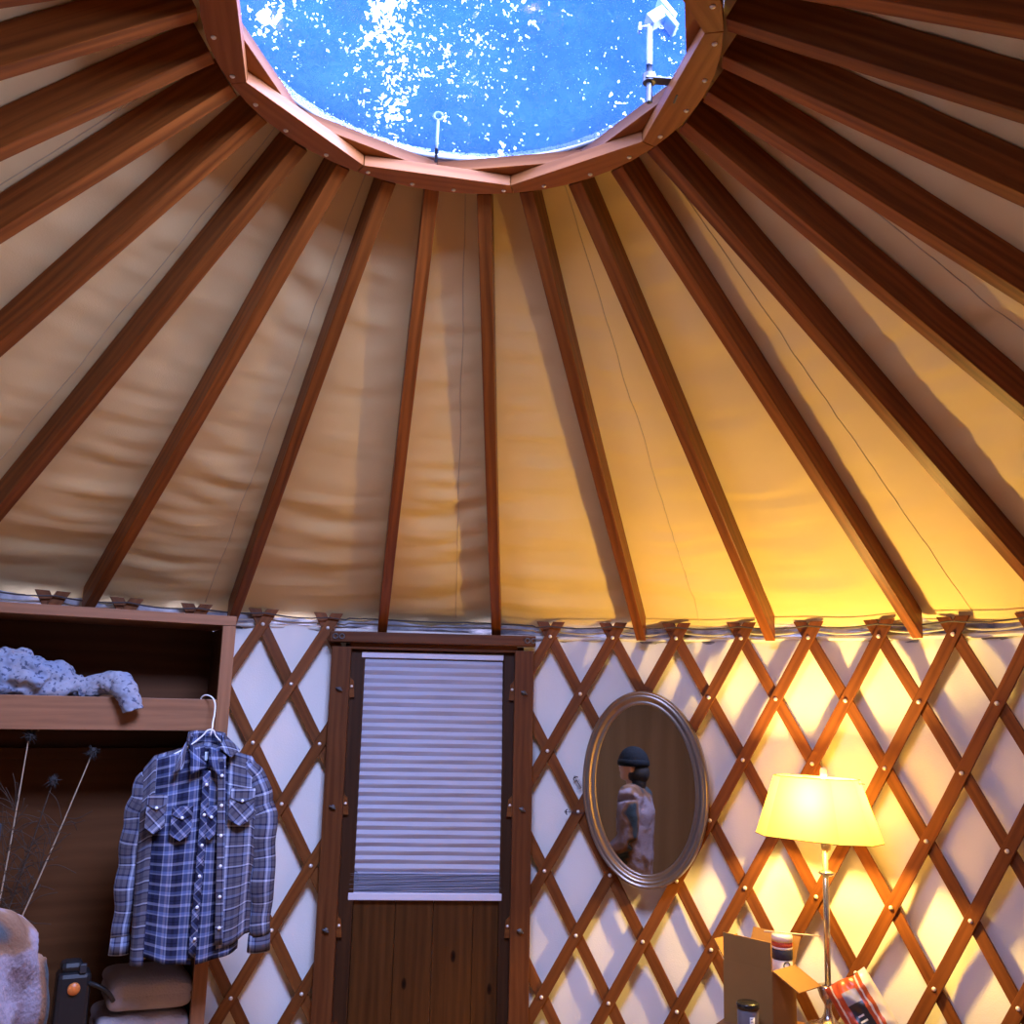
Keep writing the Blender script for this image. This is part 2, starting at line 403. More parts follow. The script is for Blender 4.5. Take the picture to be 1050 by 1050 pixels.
# skylight crank gear and eye bolt on the ring
op = thing('skylight_opener', 'zinc threaded rod with bracket for opening the skylight, on its ring', 'opener', (.440, .082, 3.13))
rodp = []
for j in range(120):
    rodp.append(.0065 + (.0012 if j % 2 else -.0006))
obj('threaded_rod', MB().tube([(0, 0, .004 + j * .00175) for j in range(120)], rodp, 10), M_ZINC, op)
obj('bracket', MB().box((.026, -.004, .062), (.075, .026, .005)).box((.062, -.004, .040), (.005, .032, .05)).lathe([(.016, -.006), (.016, .016)], (0, 0, .062), 14), M_ZINC, op, bevel=.001)
for dx_ in (.022, .045):
    obj('bolt', MB().lathe([(.007, 0), (.007, .006), (0, .007)], (dx_, -.006, .0645), 6), M_ZINC, op)
rotm = Matrix.Rotation(R(-38), 3, 'Y')
obj('head_plate', MB().box((.018, 0, .235), (.050, .034, .030), rot=rotm).box((.040, 0, .255), (.012, .042, .062), rot=rotm), M_ZINC, op, bevel=.002)
obj('hinge_pad', MB().box((.050, 0, .222), (.012, .040, .045), rot=rotm), M_BLACK, op, bevel=.002)
obj('wing_bolt', MB().tube([(-.022, 0, .205), (.012, 0, .214)], .004, 8).box((-.024, 0, .203), (.006, .016, .02)), M_ZINC, op)
ey = thing('eye_bolt', 'grey eye bolt standing on the front of the skylight ring', 'eye bolt', (-.064, .497, 3.20))
eb = MB().tube([(0, 0, -.005), (0, 0, .125)], .0042, 8)
obj('shank', eb, M_STEEL, ey)
obj('eye', MB().tube([(.012 * math.cos(t * .5236), 0, .136 + .012 * math.sin(t * .5236)) for t in range(13)], .0035, 8), M_STEEL, ey)

# trees outside, seen through the skylight
m, nt, b = mat('leaf')
tl = N(nt, 'ShaderNodeBsdfTranslucent', i_0=(.003, .0075, .009, 1)); df = N(nt, 'ShaderNodeBsdfDiffuse', i_0=(.003, .006, .0075, 1)); ms = N(nt, 'ShaderNodeMixShader', i_0=.5)
nt.links.new(df.outputs[0], ms.inputs[1]); nt.links.new(tl.outputs[0], ms.inputs[2]); nt.links.new(ms.outputs[0], nt.nodes['Material Output'].inputs[0])
M_LEAF = m; M_BARK = wood('bark', (.05, .035, .025), (.12, .09, .07), .9, scale=.5)
def tree(loc, h, rad, nleaf, seed, label):
    t = thing('tree', label, 'tree', loc, 0, 'trees above the skylight')
    rng = np.random.default_rng(seed); random.seed(seed)
    tb = MB().tube([(0, 0, 0), (.05, .03, h * .4), (-.04, .06, h * .7), (0, 0, h * .97)], [.16, .13, .08, .02], 8)
    obj('trunk', tb, M_BARK, t)
    for k in range(9):
        a = k * 2.4; z0 = h * (.45 + .055 * k); rr = rad * (.85 - .05 * k)
        obj('branch', MB().tube([(0, 0, z0), (rr * .5 * math.cos(a), rr * .5 * math.sin(a), z0 + .35), (rr * math.cos(a), rr * math.sin(a), z0 + .5)], [.05, .03, .008], 6), M_BARK, t)
    P = []
    while len(P) < nleaf:
        q = rng.uniform(-1, 1, (4000, 3)); q = q[(q ** 2).sum(1) < 1]
        for a in q:
            p = Vector((a[0] * rad, a[1] * rad, h * .66 + a[2] * h * .36))
            d = noise.noise(p * .9 + Vector((seed, 0, 0))) + .7 * noise.noise(p * 1.9)
            if d > {3: -.14, 21: -.02, 12: .02}[seed]: P.append(p)
            if len(P) >= nleaf: break
    P = np.array(P); n = len(P)
    ax = rng.normal(size=(n, 3)); ax /= np.linalg.norm(ax, axis=1)[:, None]
    bx = np.cross(ax, rng.normal(size=(n, 3))); bx /= np.linalg.norm(bx, axis=1)[:, None]
    s = rng.uniform(.04, .08, (n, 1))
    nn = np.cross(ax, bx)
    V = np.stack([P - ax * s, P + bx * s * .45 + nn * s * .12, P + ax * s, P - bx * s * .45 + nn * s * .12], 1).reshape(-1, 3)
    me = bpy.data.meshes.new('foliage')
    me.vertices.add(4 * n); me.vertices.foreach_set('co', V.ravel())
    me.loops.add(4 * n); me.loops.foreach_set('vertex_index', np.arange(4 * n, dtype=np.int32))
    me.polygons.add(n); me.polygons.foreach_set('loop_start', np.arange(0, 4 * n, 4, dtype=np.int32))
    me.materials.append(M_LEAF); me.update(calc_edges=True)
    f = bpy.data.objects.new('foliage', me); COL.objects.link(f); f.parent = t; f['kind'] = 'stuff'
tree((-3.1, 5.6, -.2), 9.8, 2.5, 60000, 3, 'leafy tree beyond the skylight, over its wardrobe side')
tree((2.0, 5.4, -.2), 9.4, 2.5, 38000, 21, 'leafy tree beyond the skylight, over its lamp side')
tree((.2, 11.3, -.2), 15.0, 3.2, 44000, 12, 'taller leafy tree farther behind the other two above the skylight')
random.seed(9)

# ------------------------------------------------------------------ lattice walls
PIN = None
def slat(panel, az0, r0, sgn, lo, hi, rad, tips=None):
    """sgn +1: leans right going up; az(row) = az0 - sgn*(row-r0)*DA"""
    row_a, row_b = -.27, 8.15
    rows = [row_a + (row_b - row_a) * k / 240 for k in range(241)]
    rows = [r for r in rows if lo <= az0 - sgn * (r - r0) * DA <= hi]
    if len(rows) < 6: return None
    n = 26; ra, rb = rows[0], rows[-1]
    vs = []; fs = []; uvs = []; hw = .0265; th = .0055; off = random.random() * 9
    wob = random.uniform(-.0015, .0015)
    for k in range(n + 1):
        r = ra + (rb - ra) * k / n; az = az0 - sgn * (r - r0) * DA; z = HZ - r * DZ
        rr = rad + .0022 * math.sin(r * math.pi) * (1 if sgn > 0 else -1) + wob
        t = Vector((math.cos(R(az)), -math.sin(R(az)), 0)); nn = Vector((math.sin(R(az)), math.cos(R(az)), 0))
        c = pol(az, rr, z)
        for sx, sn in ((-hw, -th), (hw, -th), (hw, th), (-hw, th)): vs.append(c + t * sx + nn * sn)
    Ls = (rb - ra) * DZ * 1.13
    for k in range(n):
        for e in range(4):
            e2 = (e + 1) % 4; u0 = Ls * k / n; u1 = Ls * (k + 1) / n; v0 = e * .06 + off
            fs.append((k * 4 + e, (k + 1) * 4 + e, (k + 1) * 4 + e2, k * 4 + e2)); uvs.append([(u0, v0), (u1, v0), (u1, v0 + .046), (u0, v0 + .046)])
    fs += [(0, 1, 2, 3), (n * 4 + 3, n * 4 + 2, n * 4 + 1, n * 4)]; uvs += [[(0, 0)] * 4] * 2
    m = MB(); m.add(vs, fs, uvs)
    return obj('slat', m, W_LATT, panel, bevel=.0016), ra, rb
def lattice(name, label, first, step, count, lo, hi):
    global PIN
    p = thing(name, label, 'lattice', (0, 0, 0))
    tops = [first + step * k for k in range(-9, count + 10)]
    for a in tops:
        s = slat(p, a, 0, -1, lo, hi, RW + .0115)
    for a in tops:
        s = slat(p, a, 0, 1, lo, hi, RW)
        if not s: continue
        so, ra, rb = s
        for r in range(0, 9):
            az = a - r * DA
            if not (lo - .01 <= az <= hi + .01) or not (ra - .2 <= r <= rb + .2): continue
            if PIN is None:
                tmp = obj('pin', MB().lathe([(0, .0075), (.0045, .0070), (.0075, .0045), (.0085, 0)], (0, 0, 0), 12), M_PIN); PIN = tmp; q = tmp
            else:
                q = PIN.copy(); COL.objects.link(q)
            q.parent = so; q.location = pol(az, RW - .0055, HZ - r * DZ); q.rotation_euler = (R(90), 0, -R(az))
    return p
lattice('wall_lattice', 'crossed wooden lattice wall between the wardrobe and the door', -11.326, -6.586, 6, -52, -8.0)
lattice('wall_lattice', 'crossed wooden lattice wall from the door past the mirror and lamp', 12.137, 6.586, 9, 8.8, 76)
# cables lying in the lattice tops
def cable(name, z, r, sag, seed, label, m, rad):
    pts = []
    for k in range(330):
        az = -52 + k * 128 / 329
        ph = ((az - 12.137) / 6.586) if az > 8 else ((az + 11.326) / 6.586)
        f = ph - math.floor(ph)
        if -9.5 < az < 10.5: f = 0.0
        pts.append(pol(az, r, z - sag * math.sin(math.pi * f) + .006 * noise.noise(Vector((az * .12, seed, 0)))))
    return tag(obj(name, MB().tube(pts, rad, 6), m), label, 'cable')
cable('roof_cable', 2.098, 2.418, .010, 1, 'dark steel cable lying in the notches of the lattice tops', M_CABLE, .0035)
cable('roof_rope', 2.080, 2.462, .014, 5, 'pale cord running behind the lattice tops below the roof canvas', cloth('pale_cord', (.6, .57, .5), .4, 300), .0045)

# ------------------------------------------------------------------ door
CY = 2.359
door = struct(bpy.data.objects.new('door_1', None)); COL.objects.link(door); door.location = (0, CY, 2.0); door.rotation_euler = (0, R(-.75), R(-.3))
dz = -2.0
def D(name, mb, m, **kw): return struct(obj(name, mb, m, kw.pop('parent', door), **kw))
for s, x in ((-1, -.410), (1, .396)):
    post = D('post', MB().box((x, .018, 1.98 / 2 + dz - .0), (.084, .036, 1.975), 'z'), W_POST, bevel=.003)
    for zz in (1.792, 1.300, .811, .31):
        wn = MB().lathe([(.011, .0), (.011, -.003), (.006, -.004), (.006, -.012), (0, -.0125)], (x + .002, 0, zz + dz), 12, Matrix.Rotation(R(90), 3, 'X') @ Matrix.Scale(-1, 3))
        wn = MB().tube([(x, .001, zz + dz), (x, -.016, zz + dz)], .0055, 8).tube([(x - .013, -.014, zz + dz + .006), (x, -.008, zz + dz), (x + .013, -.014, zz + dz - .006)], [.0035, .005, .0035], 8).tube([(x, .0, zz + dz), (x, -.003, zz + dz)], .0105, 12)
        D('wing_nut', wn, M_ZINC, parent=post)
        xt = x - s * .050
        tip = MB().prism([(-.026, -.045), (.0, -.045), (.0, .045), (-.02, .025)] if s > 0 else [(0, -.045), (.026, -.045), (.02, .025), (0, .045)], -.006, .006, Matrix.Rotation(R(90), 3, 'X'), (xt + s * .012, .030, zz + dz + .012))
        D('slat_end', tip, W_LATT, parent=post)
        D('pin', MB().tube([(xt - s*.001, .026, zz + dz + .014), (xt-s*.001, .018, zz + dz + .014)], .0062, 10), M_PIN, parent=post)
lint = D('lintel', MB().box((-.009, .004, 2.018 + dz), (.904, .064, .046), 'x').box((-.006, .03, 1.982 + dz), (.74, .04, .028), 'x'), W_POST, bevel=.004)
for x in (-.436, -.408, .405, .432):
    zz = 2.019 + dz
    D('ring_bolt', MB().tube([(x + .0105 * math.cos(t * .5236), -.031, zz + .0105 * math.sin(t * .5236)) for t in range(13)], .0032, 6), M_ZINC, parent=lint)
for x in (-.352, .352):
    D('jamb', MB().box((x, .075, 1.0 + dz), (.088, .07, 1.99), 'z'), W_DARK, bevel=.003)
D('head_jamb', MB().box((0, .075, 1.985 + dz), (.62, .07, .045), 'x'), W_DARK, bevel=.003)
leaf = None
xs = [-.308, -.13, .03, .20, .308]
lf = MB()
for a, b2 in zip(xs[:-1], xs[1:]):
    lf.box(((a + b2) / 2, .085, .98 + dz), (b2 - a - .0012, .045, 1.945), 'z')
leaf = D('door_leaf', lf, W_DOOR, bevel=.0015)
kx, kz = -.322, 1.010 + dz
kn = MB().tube([(kx, .064, kz), (kx, .056, kz)], .034, 28).tube([(kx + .030 * math.cos(t * math.pi / 14), .055, kz + .030 * math.sin(t * math.pi / 14)) for t in range(29)], .0045, 8).box((kx, .050, kz), (.008, .014, .030))
D('deadbolt', kn, M_ZINC, parent=leaf)

# pleated blind on the door
bl = thing('pleated_blind', 'white pleated blind lowered over the door window', 'blind', (0, CY + .055, 1.958), R(-.3)); bl.rotation_euler = (0, R(-.75), R(-.3))
BL = cloth('blind_fabric', (.60, .61, .73), .1, 200, None, 4, .25, .7); BR = plain('blind_rail', (.64, .64, .74), .4)
bw = .630; bh = 1.012; bx = -.0085
prof = []
z = -.030; k = 0
while z > -.905:
    prof.append((z, 0)); h = .0345
    prof.append((z - h * .45, -.0125)); prof.append((z - h * .62, -.0095)); z -= h
    k += 1
zs = z
for q in range(13):
    prof.append((z, .002)); h = .0062; prof.append((z - h * .5, -.015)); z -= h
zb = z
pm = MB()
def blfn(u, v):
    i = min(int(round(v * (len(prof) - 1))), len(prof) - 1); z_, y_ = prof[i]
    x = (u - .5) * (bw - .008) * (1 + .03 * (-z_ / bh)) + bx + .004 * (-z_)
    return Vector((x, y_ + .0015 * math.sin(u * 9 + i), z_ + .0012 * noise.noise(Vector((u * 3, i * .7, 0)))))
pm.grid(blfn, 16, len(prof) - 1, smooth=False)
obj('pleats', pm, BL, bl)
obj('head_rail', MB().box((bx, .0, -.012), (bw, .032, .026), 'x'), BR, bl, bevel=.003)
obj('bottom_rail', MB().box((bx + .004, -.002, zb - .014), (bw * 1.03, .030, .030), 'x'), BR, bl, bevel=.003)

# ------------------------------------------------------------------ oval mirror
MC = pol(22.3, 2.392, 1.420)
mi = thing('oval_mirror', 'oval mirror in a ridged silver frame hung on the lattice', 'mirror', MC)
MIR_YAW, MIR_TILT, MIR_ROLL = 3.0, -0.8, 2.9
mi.rotation_euler = (Matrix.Rotation(-R(22.3 + MIR_YAW), 3, 'Z') @ Matrix.Rotation(R(MIR_TILT), 3, 'X') @ Matrix.Rotation(R(-MIR_ROLL), 3, 'Y')).to_euler()
# local: x right along the wall, z up, -y into the room
a_i, b_i = .216, .348
pf = [(-.004, .004), (-.003, -.004), (.004, -.008), (.009, -.004), (.014, -.005), (.020, -.014), (.028, -.020), (.034, -.019), (.037, -.016), (.041, -.022), (.046, -.024), (.050, -.019), (.053, -.010), (.054, .016), (.0, .016)]
def mfn(u, v):
    t = u * 2 * math.pi; k = min(int(round(v * (len(pf) - 1))), len(pf) - 1); o_, h_ = pf[k]
    return Vector(((a_i + o_) * math.cos(t), h_, (b_i + o_) * math.sin(t)))
obj('frame', MB().grid(mfn, 96, len(pf) - 1, closeu=True, smooth=True), plain('aged_silver', (.33, .28, .235), .30, .95), mi)
gv = [(0, .0, 0)] + [((a_i + .001) * math.cos(t * math.pi / 48), 0, (b_i + .001) * math.sin(t * math.pi / 48)) for t in range(96)]
g = MB(); g.add(gv, [(0, 1 + k, 1 + (k + 1) % 96) for k in range(96)])
g.v = [(x, .002, z) for x, y, z in g.v]
obj('mirror_glass', g, plain('mirror_silver', (.78, .74, .66), .015, 1.0), mi, solid=.003)

# ------------------------------------------------------------------ wardrobe
CABR = math.atan2(.401, .916); CX, CYB = -.742, 1.732
cab = thing('open_wardrobe', 'open wooden wardrobe with a top cubby and hanging space beside the lattice', 'wardrobe', (CX, CYB, 0), CABR)
cab.rotation_euler = (0, R(-.62), CABR); cab.location = (CX + .0, CYB, 0)
# the lean is about the top edge
cab.location = Vector((CX, CYB, 0)) + Vector((math.cos(CABR), math.sin(CABR), 0)) * (2.03 * math.tan(R(.62)))
WL, DEP = -.955, .345
obj('top_board', MB().box((WL / 2, DEP / 2, 2.012), (-WL, DEP, .036), 'x'), W_CAB, cab, bevel=.002)
obj('stile', MB().box((-.0235, .010, .998), (.047, .02, 1.99), 'z'), W_CAB, cab, bevel=.002)
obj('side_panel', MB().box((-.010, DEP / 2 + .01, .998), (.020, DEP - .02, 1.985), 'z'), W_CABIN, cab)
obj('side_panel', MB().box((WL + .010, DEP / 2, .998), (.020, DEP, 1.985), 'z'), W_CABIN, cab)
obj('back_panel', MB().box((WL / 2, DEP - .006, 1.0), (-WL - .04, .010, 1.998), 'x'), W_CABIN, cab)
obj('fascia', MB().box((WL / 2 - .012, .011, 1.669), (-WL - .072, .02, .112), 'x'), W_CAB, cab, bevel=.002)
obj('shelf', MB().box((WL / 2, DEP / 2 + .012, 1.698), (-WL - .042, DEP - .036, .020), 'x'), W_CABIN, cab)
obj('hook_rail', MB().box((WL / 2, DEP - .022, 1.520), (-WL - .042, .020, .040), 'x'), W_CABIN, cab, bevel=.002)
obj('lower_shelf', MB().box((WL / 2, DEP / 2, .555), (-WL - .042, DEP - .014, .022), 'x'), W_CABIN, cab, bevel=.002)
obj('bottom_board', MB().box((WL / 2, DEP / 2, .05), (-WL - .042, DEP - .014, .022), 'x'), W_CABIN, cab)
def CL(x, y, z):          # wardrobe frame -> world
    c, s = math.cos(CABR), math.sin(CABR); return Vector((CX + x * c - y * s, CYB + x * s + y * c, z))

# ------------------------------------------------------------------ shirts on the hanger
def plaid(name, base, light, dark, line, period=.04, rot=0, white=None):
    m, nt, b = mat(name); L = nt.links.new
    uv = N(nt, 'ShaderNodeUVMap'); mp = N(nt, 'ShaderNodeMapping'); mp.inputs['Rotation'].default_value = (0, 0, rot); L(uv.outputs[0], mp.inputs[0])
    nz = N(nt, 'ShaderNodeTexNoise', i_Scale=20.0); L(uv.outputs[0], nz.inputs['Vector'])
    sp = N(nt, 'ShaderNodeSeparateXYZ'); L(mp.outputs[0], sp.inputs[0])
    def stripes(ax, per, stops):
        a = N(nt, 'ShaderNodeMath', operation='DIVIDE', i_1=per); L(sp.outputs[ax], a.inputs[0])
        fr = N(nt, 'ShaderNodeMath', operation='FRACT'); L(a.outputs[0], fr.inputs[0])
        r = ramp(nt, stops, 'CONSTANT'); L(fr.outputs[0], r.inputs[0]); return r.outputs[0]
    k = white or light
    sx = stripes(0, period * 2, [(0, base), (.22, line), (.28, light), (.46, k), (.56, light), (.62, line), (.68, base), (.86, dark), (1, base)])
    sy = stripes(1, period * 2, [(0, base), (.20, line), (.27, light), (.40, base), (.66, line), (.73, k), (.80, base), (.93, dark), (1, base)])
    mx = N(nt, 'ShaderNodeMix', data_type='RGBA', i_0=.36); L(sx, mx.inputs[6]); L(sy, mx.inputs[7])
    dk = N(nt, 'ShaderNodeMix', data_type='RGBA', blend_type='DARKEN', i_0=.35); L(mx.outputs[2], dk.inputs[6]); L(sy, dk.inputs[7])
    L(dk.outputs[2], b.inputs['Base Color']); b.inputs['Roughness'].default_value = .9; b.inputs['Specular IOR Level'].default_value = .1
    bp = N(nt, 'ShaderNodeBump', i_Strength=.25, i_Distance=.004); L(nz.outputs[0], bp.inputs['Height']); L(bp.outputs[0], b.inputs['Normal'])
    return m
P_OUT = plaid('plaid_grey_blue', (.090, .082, .105), (.17, .205, .33), (.045, .043, .068), (.007, .008, .04), .037, 0, (.50, .54, .70))
P_OUTD = plaid('plaid_grey_blue_bias', (.090, .082, .105), (.17, .205, .33), (.045, .043, .068), (.007, .008, .04), .034, R(45), (.50, .54, .70))
P_IN = plaid('plaid_navy', (.018, .020, .052), (.09, .12, .26), (.009, .009, .022), (.28, .30, .42), .034, 0, (.26, .26, .38))
P_IND = plaid('plaid_navy_bias', (.018, .020, .052), (.09, .12, .26), (.009, .009, .022), (.28, .30, .42), .030, R(45), (.26, .26, .38))
M_SNAP = plain('pearl_snap', (.8, .8, .85), .3)
SH = Matrix.Rotation(CABR, 3, 'Z')
def lean(z): return (1.55 - z) * .020
ZN = 1.592
def ztop(x, drop): return ZN - .012 - .30 * abs(x + .092) - 1.1 * max(0, abs(x + .092) - .165) ** 1.0 - drop
SHY = -.115          # hanger plane in front of the wardrobe front
def body(hw0, hw1, dep, hem, a0, a1, cx, drop, folds, seed, hemfn=None, na=72, nz=40):
    """shirt body as an open tube: angle a0..a1, 270 degrees = straight at the viewer"""
    def fn(u, v):
        a = R(a0 + (a1 - a0) * u); t = v
        c, s = math.cos(a), math.sin(a)
        hw = hw1 + (hw0 - hw1) * t
        x = cx + hw * (abs(c) ** .75) * (1 if c >= 0 else -1)
        zt = ztop(x, drop); zh = hem + (hemfn(x - cx, s) if hemfn else 0)
        z = zh + (zt - zh) * t
        d = dep * (1 - t ** 5) ** .5 * (.75 + .25 * (1 - t))
        y = d * (abs(s) ** .8) * (1 if s >= 0 else -1)
        y += (1 - t * .8) * folds * math.sin(x * 62 + seed + 1.5 * math.sin(z * 7 + seed)) + .006 * noise.noise(Vector((x * 9, z * 7, seed)))
        return Vector((x + lean(z) * .9, SHY + y, z))
    circ = 2.9 * hw0 * (a1 - a0) / 360 * 1.35
    return MB().grid(fn, na, nz, uvfn=lambda u, v: (fn(u, v).x - lean(fn(u, v).z) + seed, v * .70))
sh1 = thing('plaid_shirt', 'open grey and light blue plaid shirt, outer of two on a white hanger', 'shirt', (0, 0, 0), 0)
def shobj(name, mb, m, par, **kw):
    mb.v = [tuple(CL(*p)) for p in mb.v]; return obj(name, mb, m, par, **kw)
shobj('body', body(.200, .190, .058, .900, 286, 286 + 295, -.088, 0, .008, 1.3, lambda x, s: (.045 * min(1, abs(x) / .17) ** 2 if x > 0 else -.026)), P_OUT, sh1, solid=.0015)
# sleeves, each with its cuff
def sleeve(pts, rads, seed, par, cuffz, m):
    n = 40; P_ = []; R_ = []
    for k in range(n + 1):
        t = k / n * (len(pts) - 1); i = min(int(t), len(pts) - 2); f = t - i; f2 = f * f * (3 - 2 * f)
        q = Vector(pts[i]).lerp(Vector(pts[i + 1]), f)
        P_.append(q + Vector((.003 * math.sin(k * .9 + seed), .004 * math.sin(k * .7 + seed), 0))); R_.append((rads[i] + (rads[i + 1] - rads[i]) * f2) * (1 + .025 * math.sin(k * .8 + seed)))
    c = MB().tube(P_, R_, 22, False, (Vector((0, 1, 0)), .62))
    shobj('sleeve', c, m, par, solid=.0015)
    e = Vector(pts[-1]); d = (Vector(pts[-1]) - Vector(pts[-2])).normalized()
    cf = MB().tube([e - d * .002, e + d * .055], [rads[-1] * 1.06, rads[-1] * 1.12], 22, False, (Vector((0, 1, 0)), .62)); shobj('cuff', cf, m, par, solid=.003)
sleeve([(-.232, SHY + .01, 1.508), (-.270, SHY + .015, 1.44), (-.290, SHY + .025, 1.33), (-.296, SHY + .03, 1.15), (-.298, SHY + .03, .955)], [.026, .038, .040, .036, .027], 1, sh1, 0, P_OUT)
sleeve([(.045, SHY + .0, 1.515), (.095, SHY - .003, 1.445), (.128, SHY - .010, 1.33), (.142, SHY - .01, 1.12), (.150, SHY + .0, .935)], [.026, .042, .047, .043, .034], 2.2, sh1, 0, P_OUT)
# collar: stand and two leaves
def leafq(pts, m, par, name='collar_leaf', n=8, bul=.010, solid=.003):
    a, b_, c, d = [Vector(p) for p in pts]
    def fn(u, v):
        q = a.lerp(b_, u).lerp(d.lerp(c, u), v); q.y -= bul * math.sin(math.pi * u) * math.sin(math.pi * v); return q
    return shobj(name, MB().grid(fn, n, n, su=.08, sv=.06), m, par, solid=solid)
fy = SHY - .062
leafq([(-.150, SHY + .005, 1.590), (-.172, SHY - .03, 1.560), (-.205, fy - .012, 1.478), (-.172, fy - .01, 1.492)], P_OUTD, sh1)
leafq([(-.030, SHY + .005, 1.606), (-.052, fy + .008, 1.560), (-.016, fy - .012, 1.530), (.018, SHY - .045, 1.556)], P_OUTD, sh1)
def stand(rx, ry, z0, h, m, par, cx=-.092, a0=200, a1=-20):
    def fn(u, v):
        a = R(a0 + (a1 - a0) * u); return Vector((cx + (rx - .004 * v) * math.cos(a), SHY - .012 + ry * math.sin(a), z0 + h * v + .012 * math.sin(math.pi * u)))
    shobj('collar_stand', MB().grid(fn, 20, 3, su=.3, sv=.05), m, par, solid=.003)
stand(.066, .046, 1.565, .040, P_OUT, sh1)
# placket, snaps, pockets of the outer shirt
def strip(x0, x1, z0, z1, y, m, par, name, dx=0):
    def fn(u, v):
        z = z0 + (z1 - z0) * v; return Vector((x0 + (x1 - x0) * u + dx * (1 - v) + lean(z) * .9, y + .004 * math.sin(z * 9), z))
    return shobj(name, MB().grid(fn, 2, 16, uvfn=lambda u, v: (u * (x1 - x0), v * (z1 - z0))), m, par, solid=.003)
def yb(t): return SHY - .058 * (1 - t ** 5) ** .5 * (.75 + .25 * (1 - t)) - .013
pk = strip(-.058, -.032, .925, 1.525, SHY - .066, P_OUT, sh1, 'placket', .034)
for k in range(6):
    z = 1.47 - k * .098; t = (1.525 - z) / .6
    shobj('snap', MB().ball((-.045 + .034 * t + lean(z) * .9, SHY - .070, z), (.0058, .004, .0058), 10, 6), M_SNAP, sh1)
def pocket(cx, cz, w, h, y, m, m2, par):
    poly = [(-w / 2, h / 2), (-w / 2, -h * .32), (0, -h / 2), (w / 2, -h * .32), (w / 2, h / 2)]
    mt = Matrix.Rotation(R(90), 3, 'X')
    a = MB().prism(poly, 0, .003, mt, (cx, y, cz)); shobj('pocket', a, m, par, bevel=.001)
    fp = [(-w / 2, h * .5), (-w / 2, h * .26), (0, h * .10), (w / 2, h * .26), (w / 2, h * .5)]
    shobj('pocket_flap', MB().prism(fp, 0, .003, mt, (cx, y - .0045, cz)), m2, par, bevel=.001)
    shobj('snap', MB().ball((cx, y - .0085, cz + h * .17), (.0055, .004, .0055), 10, 6), M_SNAP, par)
pocket(.034, 1.366, .084, .125, SHY - .070, P_OUTD, P_OUT, sh1)
pocket(-.243, 1.346, .062, .125, SHY - .062, P_OUTD, P_OUT, sh1)
# the inner shirt
sh2 = thing('plaid_shirt', 'darker navy plaid shirt with narrow white lines, worn inside the open outer one', 'shirt', (0, 0, 0), 0)
shobj('body', body(.168, .160, .046, .868, 272, 272 + 358, -.094, .012, .009, 4.1, lambda x, s: .03 * min(1, abs(x) / .15) ** 2), P_IN, sh2, solid=.0015)
leafq([(-.148, SHY - .02, 1.575), (-.094, SHY - .055, 1.512), (-.098, fy - .002, 1.494), (-.146, fy - .004, 1.474)], P_IN, sh2)
leafq([(-.046, SHY - .02, 1.578), (-.088, SHY - .055, 1.512), (-.040, fy - .006, 1.456), (-.030, fy + .0, 1.530)], P_IND, sh2)
stand(.058, .040, 1.555, .046, P_IN, sh2)
shobj('neck_label', MB().box((-.088, SHY + .012, 1.540), (.034, .003, .042), rot=Matrix.Rotation(R(22), 3, 'Y')), plain('label_cloth', (.62, .68, .82), .8), sh2)
strip(-.103, -.079, .89, 1.485, SHY - .060, P_IND, sh2, 'placket', -.002)
for k in range(6):
    z = 1.440 - k * .098
    shobj('snap', MB().ball((-.090 + lean(z) * .9, SHY - .064, z), (.0056, .004, .0056), 10, 6), M_SNAP, sh2)
pocket(-.158, 1.315, .068, .112, SHY - .060, P_IND, P_IND, sh2)
pocket(-.062, 1.315, .038, .112, SHY - .058, P_IND, P_IND, sh2)
# the hanger: hook over the fascia
hg = thing('coat_hanger', 'white wire coat hanger hooked over the wardrobe fascia above the shirts', 'hanger', (0, 0, 0))
hk = [(-.098, SHY + .125, 1.716), (-.099, SHY + .122, 1.728), (-.092, SHY + .108, 1.737), (-.080, SHY + .095, 1.738), (-.066, SHY + .080, 1.728), (-.060, SHY + .062, 1.708), (-.064, SHY + .035, 1.676), (-.072, SHY + .008, 1.648), (-.076, SHY - .008, 1.626), (-.079, SHY - .004, 1.600)]
def smooth(pts, n=4):
    out = []; P_ = [Vector(p) for p in pts]
    for i in range(len(P_) - 1):
        p0, p1, p2, p3 = P_[max(i - 1, 0)], P_[i], P_[i + 1], P_[min(i + 2, len(P_) - 1)]
        for k in range(n):
            t = k / n; out.append(.5 * ((2 * p1) + (p2 - p0) * t + (2 * p0 - 5 * p1 + 4 * p2 - p3) * t * t + (3 * p1 - p0 - 3 * p2 + p3) * t ** 3))
    return out + [P_[-1]]
shobj('hook', MB().tube(smooth(hk), .0026, 8), M_WHITE, hg)
shobj('shoulder_wire', MB().tube(smooth([(-.235, SHY, 1.512), (-.15, SHY, 1.562), (-.106, SHY, 1.598), (-.090, SHY - .004, 1.618), (-.070, SHY - .004, 1.618), (-.058, SHY, 1.598), (-.02, SHY, 1.566), (.06, SHY, 1.520)]), .0026, 8), M_WHITE, hg)

